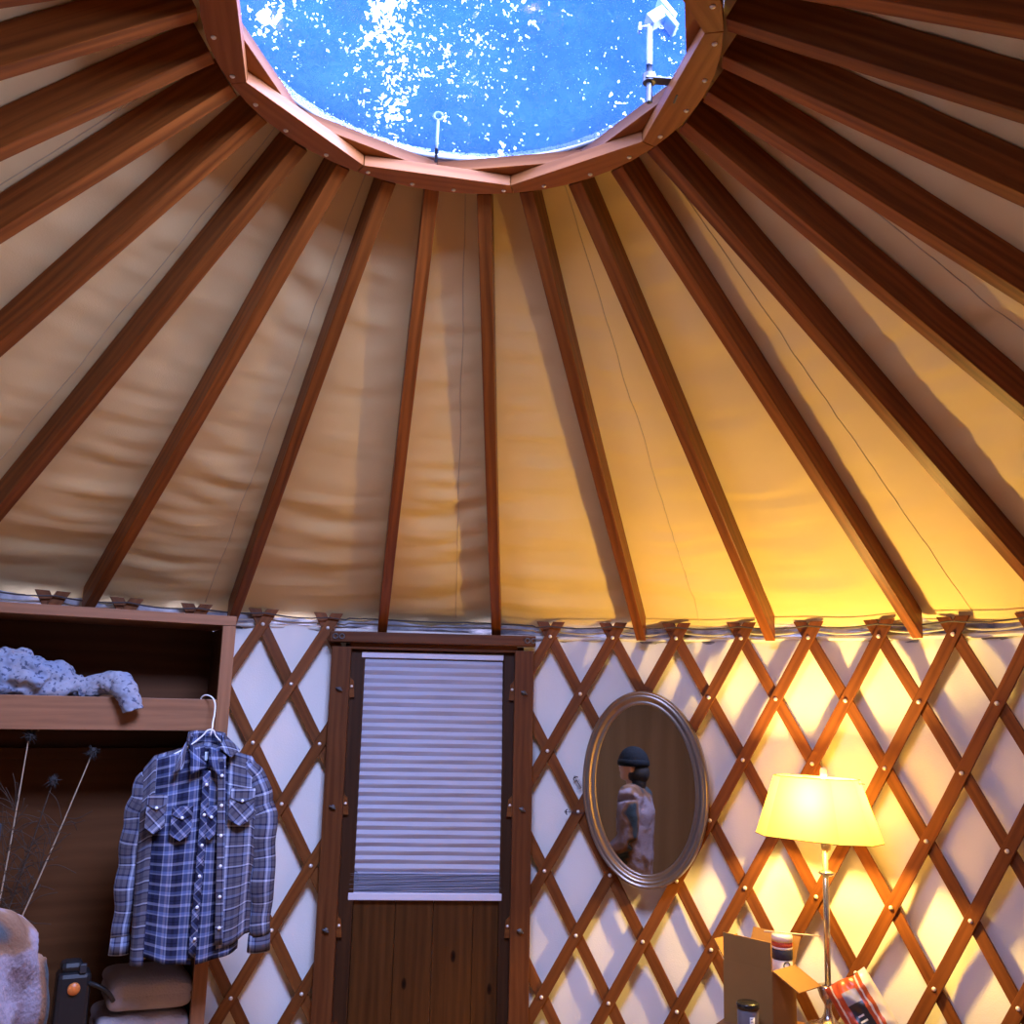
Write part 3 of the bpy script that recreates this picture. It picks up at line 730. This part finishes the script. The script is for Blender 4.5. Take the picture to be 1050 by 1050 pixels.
# ------------------------------------------------------------------ garment on the wardrobe shelf
def specked(name, c1, c2, c3, sc=70):
    m, nt, b = mat(name); L = nt.links.new; tc = N(nt, 'ShaderNodeTexCoord')
    n1 = N(nt, 'ShaderNodeTexNoise', i_Scale=9.0, i_Detail=3.0); L(tc.outputs['Object'], n1.inputs['Vector'])
    r1 = ramp(nt, [(.4, c1), (.6, c2)]); L(n1.outputs[0], r1.inputs[0])
    n2 = N(nt, 'ShaderNodeTexNoise', i_Scale=sc, i_Detail=2.0); L(tc.outputs['Object'], n2.inputs['Vector'])
    r2 = ramp(nt, [(.36, c3), (.42, (1, 1, 1))]); L(n2.outputs[0], r2.inputs[0])
    mm = N(nt, 'ShaderNodeMix', data_type='RGBA', blend_type='MULTIPLY', i_0=.9); L(r1.outputs[0], mm.inputs[6]); L(r2.outputs[0], mm.inputs[7])
    L(mm.outputs[2], b.inputs['Base Color']); b.inputs['Roughness'].default_value = .9
    bp = N(nt, 'ShaderNodeBump', i_Strength=.5, i_Distance=.006); n3 = N(nt, 'ShaderNodeTexNoise', i_Scale=28.0, i_Detail=4.0); L(tc.outputs['Object'], n3.inputs['Vector']); L(n3.outputs[0], bp.inputs['Height']); L(bp.outputs[0], b.inputs['Normal'])
    return m
GAR = specked('pale_specked_cloth', (.19, .225, .32), (.265, .27, .32), (.20, .23, .34))
gz = 1.713
ga = thing('crumpled_garment', 'crumpled pale blue specked garment on the wardrobe shelf, one sleeve hanging over', 'garment', tuple(CL(-.6, .1, gz)), CABR)
def GL(x, y, z): return (x + .6, y - .1, z)
gm = MB()
for (x, y, z, rx, ry, rz) in [(-.80, .10, .045, .10, .085, .050), (-.72, .09, .065, .095, .085, .068), (-.655, .085, .078, .070, .075, .066), (-.585, .09, .060, .075, .075, .062), (-.525, .085, .040, .060, .06, .042), (-.465, .075, .026, .05, .055, .028), (-.86, .12, .07, .07, .07, .07), (-.70, .05, .03, .12, .05, .034), (-.60, .045, .028, .09, .045, .03)]:
    gm.ball(GL(x, y, z), (rx, ry, rz), 20, 12)
for pts, rr in [([(-.78, .06, .10), (-.70, .03, .115), (-.64, .02, .095), (-.61, .015, .05)], .022), ([(-.74, .02, .055), (-.68, .0, .06), (-.62, .0, .04)], .02), ([(-.84, .05, .125), (-.76, .07, .138), (-.68, .06, .132), (-.62, .05, .10)], .020)]:
    gm.tube([GL(*p) for p in smooth(pts)], rr, 10)
obj('bundle', gm, GAR, ga); remesh(bpy.data.objects[ga.children[0].name], .006, 3, .050, .065, 3)
gs = MB().tube([GL(*p) for p in smooth([(-.50, .07, .030), (-.435, .045, .052), (-.385, .012, .056), (-.362, -.020, .036), (-.345, -.034, .000), (-.332, -.038, -.036)], 6)], [.036] * 8 + [.040] * 8 + [.038] * 6 + [.034] * 4 + [.033] * 5, 22, False, (Vector((.2, 1, 0)).normalized(), .85))
s_ = obj('sleeve', gs, GAR, ga, solid=.004)
tx = bpy.data.textures.new('sleeve_folds', 'CLOUDS'); tx.noise_scale = .04
md = s_.modifiers.new('sub', 'SUBSURF'); md.levels = 2; md.render_levels = 2
md = s_.modifiers.new('folds', 'DISPLACE'); md.texture = tx; md.strength = .016; md.texture_coords = 'LOCAL'

# ------------------------------------------------------------------ folded blankets, black case
BLK = cloth('grey_pink_wool', (.40, .35, .36), .8, 120, (.33, .29, .30), 6)
def blanket(x0, x1, z, h, y0, y1, label, tilt=0):
    o = thing('folded_blanket', label, 'blanket', tuple(CL((x0 + x1) / 2, (y0 + y1) / 2, z)), CABR, 'blankets folded in the wardrobe')
    w, d = x1 - x0, y1 - y0
    def fn(u, v):
        a = u * 2 * math.pi; s_, c_ = math.sin(a), math.cos(a)
        ex = (abs(c_) ** .28) * (1 if c_ >= 0 else -1); ez = (abs(s_) ** .5) * (1 if s_ >= 0 else -1)
        e = abs(2 * v - 1); k = (1 - e ** 7) ** .45 if e < 1 else 0.0
        y = (v - .5) * d
        x = w / 2 * ex * (.93 + .07 * k); zz = h / 2 * ez * k
        zz += .006 * noise.noise(Vector((x * 8, y * 8, z * 9))) * k
        zz -= .010 * math.exp(-((ez * .9) / .16) ** 2) * 0
        x -= .012 * math.exp(-(ez / .18) ** 2) * (1 if c_ > 0 else -1) * k          # the crease between the folded layers
        y += .010 * math.exp(-(zz / (h * .10)) ** 2) * (1 if v < .5 else -1) * (1 if e > .9 else 0)
        return Vector((x, y, h / 2 + zz + tilt * x))
    obj('wool', MB().grid(fn, 96, 60, closeu=True), BLK, o)
    return o
blanket(-.325, -.028, .567, .110, .015, .30, 'lower of two folded grey-pink blankets in the wardrobe')
blanket(-.300, -.026, .680, .112, .012, .29, 'upper folded grey-pink blanket lying on another in the wardrobe', -.02)
cs = thing('black_case', 'glossy black case with a round orange button beside the folded blankets', 'case', tuple(CL(-.41, .075, .567)), CABR)
obj('shell', MB().box((0, 0, .13), (.105, .10, .26)).box((-.01, -.005, .275), (.07, .07, .035)), M_BLACK, cs, bevel=.016)
obj('top_clip', MB().box((.022, -.045, .272), (.022, .016, .03)), plain('dark_clip', (.03, .03, .035), .3), cs, bevel=.004)
obj('orange_button', MB().tube([(.0, -.049, .212), (.0, -.058, .212)], [.0205, .018], 24), plain('orange_plastic', (.62, .17, .035), .4), cs)
obj('strap', MB().tube(smooth([(.045, -.045, .225), (.075, -.060, .215), (.105, -.066, .195), (.125, -.060, .165)]), .008, 8), M_BLACK, cs)

# ------------------------------------------------------------------ dried stems in the wardrobe
M_STEM = plain('dry_stalk', (.36, .27, .18), .8); M_SEED = plain('dark_seed_head', (.022, .018, .016), .9); M_TWIG = plain('dark_twig', (.05, .03, .018), .9)
def stem(p0, p1, seed, label, hook=False, twigs=0, sm=None):
    t = thing('dried_thistle', label, 'dried plant', tuple(CL(*p0)), 0, 'dried stems leaning in the wardrobe')
    o0 = CL(*p0); rnd = random.Random(seed)
    a = Vector((0, 0, 0)); b_ = CL(*p1) - o0
    mid = a.lerp(b_, .5) + Vector((.01, 0, .004))
    pts = smooth([a, mid, b_], 10)
    obj('stalk', MB().tube(pts, [.0032 - .0012 * k / len(pts) for k in range(len(pts))], 6), sm or M_STEM, t)
    h = MB(); h.ball(b_, (.014, .012, .018), 12, 8)
    for k in range(46):
        d = Vector((rnd.gauss(0, 1), rnd.gauss(0, 1), rnd.gauss(.3, 1))).normalized(); l = rnd.uniform(.018, .036)
        h.tube([b_ + d * .008, b_ + d * l + Vector((0, 0, -.004))], [.0022, .0005], 4)
    obj('seed_head', h, M_SEED, t)
    if hook:
        obj('curled_bract', MB().tube(smooth([b_ + Vector((.004, 0, .01)), b_ + Vector((.010, -.004, .034)), b_ + Vector((.022, -.006, .046)), b_ + Vector((.030, -.006, .036)), b_ + Vector((.028, -.004, .015))]), [.003] * 17, 6), plain('bract', (.16, .09, .04), .8), t)
    if twigs:
        tw = MB()
        for k in range(twigs):
            f = rnd.uniform(.30, .78); q = a.lerp(b_, f); d = Vector((rnd.uniform(-.9, .9), rnd.uniform(-.25, .25), rnd.uniform(-.1, .9))).normalized(); ln = rnd.uniform(.05, .13)
            c1 = q + d * ln * .5 + Vector((0, 0, rnd.uniform(-.01, .02))); c2 = q + d * ln + Vector((rnd.uniform(-.02, .02), 0, rnd.uniform(-.035, .02)))
            tw.tube(smooth([q, c1, c2], 5), .0011, 4)
        obj('twigs', tw, M_TWIG, t)['kind'] = 'stuff'
    return t
stem((-.70, .045, .58), (-.640, .030, 1.585), 1, 'thin dried stem with curled bract reaching the wardrobe fascia', True, 70)
stem((-.73, .060, .58), (-.435, .060, 1.530), 2, 'dried stem slanting across the wardrobe to a dark shaggy seed head', False, 60)
stem((-.74, .110, .58), (-.545, .110, 1.43), 3, 'shorter dark dried stem, its seed head near the wardrobe back', False, 50, M_TWIG)

# ------------------------------------------------------------------ dried sprigs tucked in the lattice by the mirror
M_SPRIG = plain('sprig', (.075, .055, .06), .9)
def sprig(az, z, r, ang, ln, label):
    c = pol(az, r, z); t = Vector((math.cos(R(az)), -math.sin(R(az)), 0)); up = Vector((0, 0, 1)); nn = pol(az, -1)
    o = thing('dried_sprig', label, 'dried plant', c, 0, 'sprigs stuck behind the lattice')
    d = (t * math.cos(R(ang)) + up * math.sin(R(ang)))
    e = d * ln; obj('stalk', MB().tube([Vector((0, 0, 0)), e], .0012, 5), M_SPRIG, o)
    h = MB(); h.ball(e, .004, 8, 6); w = d.cross(nn).normalized()
    for s in (-1, 1): h.tube([e + d * .008, e - d * .004 + w * s * .011], [.001, .003], 5)
    obj('seed_head', h, M_SPRIG, o)
    b_ = MB()
    for k in range(9):
        q = e * (k / 10)
        for s in (-1, 1): b_.tube([q, q + w * s * (.018 - .0008 * k) + d * .004 + nn * .003 * ((k % 3) - 1)], [.0008, .0004], 4)
    obj('needles', b_, M_SPRIG, o)['kind'] = 'stuff'
sprig(16.0, 1.298, 2.428, 178, .075, 'dark dried sprig pointing away from the mirror across white canvas')
sprig(15.6, 1.400, 2.462, 122, .050, 'small dark dried sprig tucked behind the lattice slat, higher beside the mirror')

# ------------------------------------------------------------------ table with lamp, box, jar, bag
TZ = .655
tb = thing('side_table', 'low wooden table under the lamp and cardboard box', 'table', tuple(pol(37.0, 1.98)) , 0)
ta = -R(37.0)
W_TAB = wood('table_oak', (.17, .07, .03), (.27, .12, .05), .4)
TR = Matrix.Rotation(ta, 3, 'Z')
def T(x, y, z): return tuple(TR @ Vector((x, y, z)))
top = MB().box((.195, .065, TZ - .0125), (.77, .37, .025), 'x'); top.v = [tuple(TR @ Vector(p)) for p in top.v]; obj('tabletop', top, W_TAB, tb, bevel=.004)
ap = MB().box((.195, .065, TZ - .065), (.69, .29, .08), 'x'); ap.v = [tuple(TR @ Vector(p)) for p in ap.v]; obj('apron', ap, W_TAB, tb, bevel=.003)
for sx in (-1, 1):
    for sy in (-1, 1):
        l = MB().box((.195 + sx * .345, .065 + sy * .145, (TZ - .025) / 2), (.045, .045, TZ - .025), 'z'); l.v = [tuple(TR @ Vector(p)) for p in l.v]; obj('leg', l, W_TAB, tb, bevel=.003)

LP = Vector((1.455, 1.650, TZ))
lamp = thing('table_lamp', 'lit table lamp with a cream shade and slim nickel pole', 'lamp', LP)
def lth(name, prof, m, seg=28, c=(0, 0, 0)): return obj(name, MB().lathe(prof, c, seg), m, lamp)
lth('base', [(.082, 0), (.084, .006), (.076, .014), (.050, .022), (.026, .036), (.016, .052), (.0115, .072), (.0115, .084), (.019, .096), (.028, .112), (.034, .130), (.0355, .142), (.033, .148), (.022, .151), (.0, .152)], M_CHROME, 32, (-.010, .004, 0))
obj('pole', MB().tube([(-.008, .003, .148), (-.003, 0, .62)], .0105, 16), M_CHROME, lamp)
lth('collar', [(.0105, .515), (.024, .520), (.031, .526), (.024, .532), (.0105, .537)], M_CHROME)
lth('socket', [(.006, .60), (.016, .606), (.018, .62), (.018, .712), (.014, .719), (.0, .720)], plain('brass', (.7, .52, .25), .3, .9), 20)
# bulb with its light
m, nt, b = mat('bulb_glow'); b.inputs['Emission Color'].default_value = (1, .72, .34, 1); b.inputs['Emission Strength'].default_value = 30; b.inputs['Base Color'].default_value = (1, .9, .7, 1)
tpb = N(nt, 'ShaderNodeBsdfTransparent'); mxb = N(nt, 'ShaderNodeMixShader', i_0=.2); nt.links.new(tpb.outputs[0], mxb.inputs[1]); nt.links.new(b.outputs[0], mxb.inputs[2]); nt.links.new(mxb.outputs[0], nt.nodes['Material Output'].inputs[0])
obj('bulb', MB().lathe([(.013, .67), (.016, .685), (.026, .705), (.030, .725), (.026, .745), (.014, .757), (0, .760)], (0, 0, .047), 20), m, lamp)
li = bpy.data.lights.new('bulb_light', 'POINT'); li.energy = LAMP_W; li.color = (1, .64, .155); li.shadow_soft_size = .031
lo = bpy.data.objects.new('bulb_light', li); COL.objects.link(lo); lo.parent = lamp; lo.location = (0, 0, .772)
m, nt, b = mat('linen_shade'); L = nt.links.new
b.inputs['Base Color'].default_value = (.34, .28, .17, 1); b.inputs['Roughness'].default_value = .9
trn = N(nt, 'ShaderNodeBsdfTranslucent', i_0=(.33, .245, .085, 1)); ms = N(nt, 'ShaderNodeMixShader', i_0=.55); L(b.outputs[0], ms.inputs[1]); L(trn.outputs[0], ms.inputs[2]); L(ms.outputs[0], nt.nodes['Material Output'].inputs[0])
tc = N(nt, 'ShaderNodeTexCoord'); nz = N(nt, 'ShaderNodeTexNoise', i_Scale=160.0); L(tc.outputs['Object'], nz.inputs['Vector']); bp = N(nt, 'ShaderNodeBump', i_Strength=.1, i_Distance=.002); L(nz.outputs[0], bp.inputs['Height']); L(bp.outputs[0], b.inputs['Normal'])
M_SHADE = m
A_, B_, C_ = .226, .132, .085; SROT = -R(47); SHO = Vector((-.025, .010, 0))
def octa(k, z): return [SHO + Matrix.Rotation(SROT, 3, 'Z') @ Vector((x * k, y * k, z)) for x, y in [(-A_ + C_, -B_), (A_ - C_, -B_), (A_, -B_ + C_), (A_, B_ - C_), (A_ - C_, B_), (-A_ + C_, B_), (-A_, B_ - C_), (-A_, -B_ + C_)]]
S0, S1 = .645, .860
sv = octa(1, S0) + octa(.68, S1); sh = MB(); sh.add(sv, [(k, (k + 1) % 8, 8 + (k + 1) % 8, 8 + k) for k in range(8)], [[(0, 0), (1, 0), (1, 1), (0, 1)]] * 8)
obj('shade', sh, M_SHADE, lamp)
pt = plain('shade_piping', (.16, .10, .04), .8)
for k_, z_ in ((1, S0), (.68, S1)):
    r_ = octa(k_, z_); obj('piping', MB().tube(r_ + [r_[0], r_[1]], .0016, 6), pt, lamp)
obj('spider', MB().tube([Matrix.Rotation(SROT, 3, 'Z') @ Vector((-A_ * .68, 0, S1 - .012)), (0, 0, S1 - .02), Matrix.Rotation(SROT, 3, 'Z') @ Vector((A_ * .68, 0, S1 - .012))], .002, 6).tube([(0, -.03, .69), (0, -.045, .74), (0, -.02, .83), (0, 0, S1 - .02)], .0018, 6).tube([(0, .03, .69), (0, .045, .74), (0, .02, .83), (0, 0, S1 - .02)], .0018, 6), M_CHROME, lamp)
lth('finial', [(.004, S1 - .02), (.009, S1 - .004), (.012, S1 + .006), (.0125, S1 + .026), (.009, S1 + .036), (0, S1 + .039)], plain('frosted_finial', (.9, .85, .72), .3), 16)

# cardboard box
def cardb(name, col):
    return cloth(name, col, .15, 14, tuple(c * .9 for c in col), 3, 0, .75)
CB = cardb('cardboard', (.33, .17, .05))
bx_ = thing('cardboard_box', 'open brown cardboard box with raised flaps on the table', 'box', (1.221, 1.720, TZ))
BR_ = -R(52)
bx_.rotation_euler.z = BR_
# local: x along the front face, y back; the front-near corner is at (+w/2, -d/2)
w_, d_, h_ = .200, .150, .205
def wallbox(name, c, s, rot=None): return obj(name, MB().box(c, s, 'x', rot), CB, bx_)
wallbox('front_side', (0, -d_ / 2, h_ / 2), (w_, .004, h_)); wallbox('rear_side', (0, d_ / 2, h_ / 2), (w_, .004, h_))
wallbox('end_side', (-w_ / 2, 0, h_ / 2), (.004, d_, h_)); wallbox('end_side', (w_ / 2, 0, h_ / 2), (.004, d_, h_)); wallbox('bottom', (0, 0, .003), (w_, d_, .004))
def flap(hinge, size, rot, name='flap'):
    m = MB().box((size[0] / 2 * 0, 0, 0), size); return m
# front flap standing up, rear flap leaning back, end flaps folded outward
wallbox('flap', (0, -d_ / 2 - .001, h_ + .047), (w_ * .99, .004, .094), Matrix.Rotation(R(2), 3, 'X'))
wallbox('flap', (0, d_ / 2 + .022, h_ + .044), (w_ * .99, .004, .100), Matrix.Rotation(R(-26), 3, 'X'))
wallbox('flap', (w_ / 2 + .052, .0, h_ - .024), (.112, d_ * .97, .004), Matrix.Rotation(R(26), 3, 'Y'))
wallbox('flap', (-w_ / 2 - .020, .0, h_ + .030), (.004, d_ * .97, .080), Matrix.Rotation(R(-36), 3, 'Y'))

# carton inside the box, with a stick across it
cn = thing('striped_tub', 'white tub with red and dark bands standing in the cardboard box', 'tub', (1.302, 1.705, TZ + .006))
cv = {}
for nm, z0, z1, r_, col in [('body', 0, .215, .036, (.80, .74, .66)), ('label_band', .216, .250, .0365, (.02, .025, .05)), ('neck', .251, .258, .0362, (.85, .8, .7)), ('red_band', .259, .275, .0365, (.55, .07, .03)), ('lid', .276, .300, .0375, (.88, .82, .72))]:
    obj(nm, MB().lathe([(r_ * .97, z0), (r_, z0 + .002), (r_, z1 - .002), (r_ * .95, z1)] if nm != 'lid' else [(r_, z0), (r_, z1 - .006), (r_ * .9, z1), (0, z1 + .001)], (0, 0, 0), 28), plain('tub_' + nm, col, .45), cn)
obj('round_mark', MB().tube([Vector((.0366 * math.sin(a_), -.0366 * math.cos(a_), .200)) + Vector((0, 0, .012 * math.sin(t * .5236))) for t, a_ in [(t, .10 + .32 * math.cos(t * .5236)) for t in range(13)]], .002, 6), plain('mark_black', (.02, .02, .03), .5), cn)
ck = MB().tube([(1.240, 1.715, TZ + .311), (1.425, 1.643, TZ + .3125)], [.0036, .0024], 8)
tag(obj('wooden_stick', ck, plain('pale_stick', (.72, .55, .36), .6), loc=(1.240, 1.715, TZ + .31)), 'pale thin wooden stick lying across the striped tub', 'stick')

jr = thing('lidded_jar', 'small grey jar with a black lid in front of the cardboard box', 'jar', (1.124, 1.560, TZ))
obj('glass', MB().lathe([(.034, 0), (.036, .004), (.036, .090), (.034, .096)], (0, 0, 0), 28), plain('smoky_jar', (.17, .165, .19), .25), jr)
obj('lid', MB().lathe([(.036, .096), (.0385, .098), (.0385, .112), (.035, .116), (0, .117)], (0, 0, 0), 28), plain('black_lid', (.015, .014, .013), .25), jr)
lbm = MB().grid(lambda u, v: Vector((.0366 * math.sin(-.15 + u * .5), -.0366 * math.cos(-.15 + u * .5), .030 + v * .048)), 6, 1)
obj('paper_label', lbm, plain('paper', (.72, .70, .72), .7), jr, solid=.0006)
lbt = MB()
for k in range(5):
    lbt.grid(lambda u, v: Vector((.0372 * math.sin(-.08 + u * (.20 + .05 * (k % 2))), -.0372 * math.cos(-.08 + u * (.20 + .05 * (k % 2))), .038 + k * .008 + v * .0025)), 3, 1)
obj('label_print', lbt, plain('print_grey', (.25, .25, .3), .7), jr)

# snack bag
m, nt, b = mat('snack_foil'); L = nt.links.new; uv = N(nt, 'ShaderNodeUVMap'); sp = N(nt, 'ShaderNodeSeparateXYZ'); L(uv.outputs[0], sp.inputs[0])
nz = N(nt, 'ShaderNodeTexNoise', i_Scale=5.0, i_Detail=2.0); L(uv.outputs[0], nz.inputs['Vector'])
ad = N(nt, 'ShaderNodeMath', operation='MULTIPLY_ADD', i_1=.10, i_2=-.05); L(nz.outputs[0], ad.inputs[0]); sm_ = N(nt, 'ShaderNodeMath', operation='ADD'); L(sp.outputs[0], sm_.inputs[0]); L(ad.outputs[0], sm_.inputs[1])
r1 = ramp(nt, [(0, (.42, .06, .02)), (.12, (.75, .58, .42)), (.16, (.50, .07, .02)), (.30, (.03, .028, .03)), (.62, (.55, .09, .02)), (.70, (.85, .75, .62)), (.74, (.60, .11, .02)), (.82, (.82, .72, .58)), (1, (.82, .72, .58))], 'CONSTANT'); L(sm_.outputs[0], r1.inputs[0])
r2 = ramp(nt, [(0, (.03, .028, .03)), (.46, (.03, .028, .03)), (.62, (.33, .31, .34)), (.82, (.60, .10, .03)), (1, (.6, .1, .03))], 'CONSTANT'); L(sp.outputs[1], r2.inputs[0])
inb = N(nt, 'ShaderNodeMath', operation='COMPARE', i_1=.46, i_2=.16); L(sm_.outputs[0], inb.inputs[0])
mx = N(nt, 'ShaderNodeMix', data_type='RGBA'); L(inb.outputs[0], mx.inputs[0]); L(r1.outputs[0], mx.inputs[6]); L(r2.outputs[0], mx.inputs[7]); L(mx.outputs[2], b.inputs['Base Color']); b.inputs['Roughness'].default_value = .32
FOIL = m
bg_ = thing('snack_bag', 'crumpled orange and white foil snack bag leaning against the lamp pole', 'bag', (1.575, 1.475, TZ - .012))
BAGR = Matrix.Rotation(-R(24), 3, 'Z') @ Matrix.Rotation(R(-33), 3, 'Y') @ Matrix.Rotation(R(-14), 3, 'X')
def bagfn(u, v, side):
    x = (u - .5) * .160; z = v * .215
    e = (max(0, 1 - (2 * u - 1) ** 4) ** .6) * (max(0, min(1, v * 5, (1 - v) * 4.5)) ** .6)
    y = side * (.034 * e) + .012 * noise.noise(Vector((x * 26, z * 20, side))) * e + .004 * math.sin(u * 30) * max(0, v - .8) * 5
    z += .012 * noise.noise(Vector((x * 16, side, 2))) * (v ** 3)
    return BAGR @ Vector((x, y, z)) + Vector((-.020, 0, .030))
bm_ = MB(); bm_.grid(lambda u, v: bagfn(u, v, -1), 30, 34); bm_.grid(lambda u, v: bagfn(1 - u, v, 1), 30, 34, uvfn=lambda u, v: (1 - u, v))
obj('foil', bm_, FOIL, bg_)
tt = MB()
for k, (u0, u1, v0) in enumerate([(.36, .50, .42), (.36, .52, .34), (.37, .48, .27), (.36, .53, .20), (.36, .46, .13)]):
    tt.grid(lambda u, v: bagfn(u0 + (u1 - u0) * u, v0 + .028 * v, -1.06), 5, 2)
obj('printed_text', tt, plain('print_white', (.75, .73, .70), .5), bg_)
bo = MB().lathe([(.030, 0), (.034, .004), (.055, .030), (.066, .052), (.064, .054), (.052, .032), (.030, .008), (0, .007)], (0, 0, 0), 32)
tag(obj('white_bowl', bo, M_WHITE, loc=(0, 0, 0)), 'white bowl on the table beside the snack bag', 'bowl').location = (1.625, 1.345, TZ)

# ------------------------------------------------------------------ plywood partition behind the person (seen in the mirror)
pa, pb = Vector((-.35, -2.36, 0)), Vector((-2.2, -1.0, 0)); dd = pb - pa
pm_ = MB().box((0, 0, 1.25), (dd.length, .03, 2.5), 'z')
pw = obj('wall_partition', pm_, W_PLY); pw.location = (pa + pb) / 2; pw.rotation_euler.z = math.atan2(dd.y, dd.x); struct(pw)

# ------------------------------------------------------------------ person standing before the wardrobe
PX, PY = -.895, .03
FACE = math.atan2(.40, -.92)
per = thing('person', 'person in a dark beanie and patterned jacket standing before the wardrobe', 'person', (PX, PY, 0), FACE - R(90))
# local: +y forward, +x to the person's right-hand side, z up
SKIN = plain('skin', (.46, .27, .19), .55); HAIR = plain('dark_hair', (.012, .009, .008), .7)
bd = MB()
bd.ball((0, .015, 1.432), (.072, .092, .112), 24, 16)
bd.ball((0, .098, 1.415), (.013, .020, .022), 10, 8)           # nose
bd.ball((0, .075, 1.365), (.035, .030, .025), 12, 8)           # chin and mouth
bd.ball((0, .094, 1.378), (.022, .012, .008), 10, 6)
for s in (-1, 1):
    bd.ball((s * .074, .0, 1.425), (.012, .022, .032), 10, 8)
bd.tube([(0, 0, 1.26), (0, .005, 1.37)], [.058, .052], 14)
bd.tube([(0, 0, .80), (0, -.005, .95), (0, -.01, 1.12), (0, -.005, 1.22)], [.130, .120, .135, .085], 18, True, (Vector((0, 1, 0)), .68))
for s in (-1, 1):
    bd.tube([(s * .08, 0, 1.215), (s * .165, -.01, 1.185)], [.062, .050], 14)
    el = Vector((s * .205, -.02, .955)); wr_ = Vector((s * .190, .17, .82))
    bd.tube([(s * .165, -.01, 1.19), tuple(el)], [.048, .038], 14); bd.tube([tuple(el), tuple(wr_)], [.042, .028], 14)
    hd = wr_ + Vector((0, .055, -.035)); bd.tube([tuple(wr_), tuple(hd)], [.028, .032], 12, True, (Vector((1, 0, 0)), .55))
    for k in range(4):
        b0 = hd + Vector((0, .010 + .004 * k, -.012 + .016 * k - .012)); L_ = (.052, .062, .058, .044)[k]
        bd.tube([tuple(b0), tuple(b0 + Vector((-s * .008, L_ * .55, -.018))), tuple(b0 + Vector((-s * .022, L_ * .85, -.040)))], [.009, .0085, .007], 8)
    bd.tube([tuple(wr_ + Vector((-s * .012, .02, .0))), tuple(wr_ + Vector((-s * .030, .055, .004))), tuple(wr_ + Vector((-s * .032, .085, -.012)))], [.011, .010, .008], 8)
    bd.tube([(s * .075, 0, .84), (s * .085, .012, .47), (s * .085, -.01, .09)], [.088, .060, .042], 14)
    bd.tube([(s * .085, -.03, .045), (s * .09, .11, .03)], [.040, .034], 12)
body_ = obj('body', bd, SKIN, per); remesh(body_, .0085, 5)
for s in (-1, 1):
    obj('eye', MB().ball((s * .030, .098, 1.437), (.012, .008, .009), 10, 8), plain('eye_white', (.7, .68, .65), .3), per)
jk = MB()
jk.tube([(0, 0, .70), (0, -.005, .85), (0, -.01, 1.00), (0, -.012, 1.13), (0, -.008, 1.235), (0, 0, 1.30)], [.180, .176, .172, .180, .150, .085], 22, True, (Vector((0, 1, 0)), .74))
for s in (-1, 1):
    jk.tube([(s * .06, -.005, 1.240), (s * .13, -.008, 1.232), (s * .180, -.01, 1.195)], [.088, .090, .086], 16)
    jk.tube([(s * .178, -.01, 1.195), (s * .200, -.015, 1.10), (s * .212, -.02, .955)], [.080, .076, .070], 16)
    jk.tube([(s * .212, -.02, .955), (s * .205, .08, .885), (s * .192, .150, .835)], [.070, .058, .046], 16)
m, nt, b = mat('floral_fleece'); L = nt.links.new; tc = N(nt, 'ShaderNodeTexCoord')
n1 = N(nt, 'ShaderNodeTexNoise', i_Scale=5.0, i_Detail=2.5, i_Distortion=.6); mpj = N(nt, 'ShaderNodeMapping'); mpj.inputs['Location'].default_value = (.35, .6, -.22); L(tc.outputs['Object'], mpj.inputs[0]); L(mpj.outputs[0], n1.inputs['Vector'])
r1 = ramp(nt, [(0, (.010, .018, .026)), (.40, (.02, .034, .042)), (.45, (.11, .045, .018)), (.52, (.17, .085, .045)), (.57, (.20, .15, .17)), (.66, (.23, .19, .23)), (.74, (.12, .045, .04))], 'LINEAR'); L(n1.outputs[0], r1.inputs[0]); L(r1.outputs[0], b.inputs['Base Color']); b.inputs['Roughness'].default_value = .95
n2 = N(nt, 'ShaderNodeTexNoise', i_Scale=90.0); L(tc.outputs['Object'], n2.inputs['Vector']); bp = N(nt, 'ShaderNodeBump', i_Strength=.5, i_Distance=.006); L(n2.outputs[0], bp.inputs['Height']); L(bp.outputs[0], b.inputs['Normal'])
jo = obj('jacket', jk, m, per); remesh(jo, .011, 16, .020, .09, 2)
tr = MB(); tr.tube([(0, 0, .66), (0, 0, .78), (0, 0, .88)], [.155, .160, .145], 18, True, (Vector((0, 1, 0)), .74))
for s in (-1, 1): tr.tube([(s * .078, 0, .82), (s * .088, .012, .47), (s * .088, -.01, .075)], [.100, .076, .066], 16)
to = obj('trousers', tr, plain('dark_trousers', (.02, .02, .028), .9), per); remesh(to, .011, 4, .014, .08, 2)
for s in (-1, 1):
    so_ = obj('shoe', MB().tube([(s * .085, -.05, .045), (s * .088, .04, .050), (s * .092, .14, .038)], [.046, .050, .042], 14).box((s * .089, .045, .012), (.085, .235, .024)), plain('shoe_leather', (.03, .025, .02), .6), per); remesh(so_, .007, 4)
bn = MB()
def bnf(u, v):
    a = u * 2 * math.pi; ph = -.22 + v * (math.pi / 2 + .22) * .999
    return Vector((.092 * math.cos(ph) * math.cos(a), .008 + .110 * math.cos(ph) * math.sin(a), 1.462 + (.115 if ph > 0 else .10) * math.sin(ph) + .002 * math.sin(u * 2 * math.pi * 30) * (1 - v)))
bn.grid(bnf, 72, 16, closeu=True)
bn.lathe([(.094, 0), (.101, .012), (.100, .040), (.093, .046)], (0, .008, 1.438), 48, None, (1, 1.14))
obj('beanie', bn, cloth('dark_knit', (.008, .010, .014), .8, 120), per)
hr = MB().ball((0, -.022, 1.395), (.079, .086, .088), 20, 12).ball((0, -.030, 1.330), (.066, .056, .070), 16, 10); obj('hair', hr, HAIR, per)
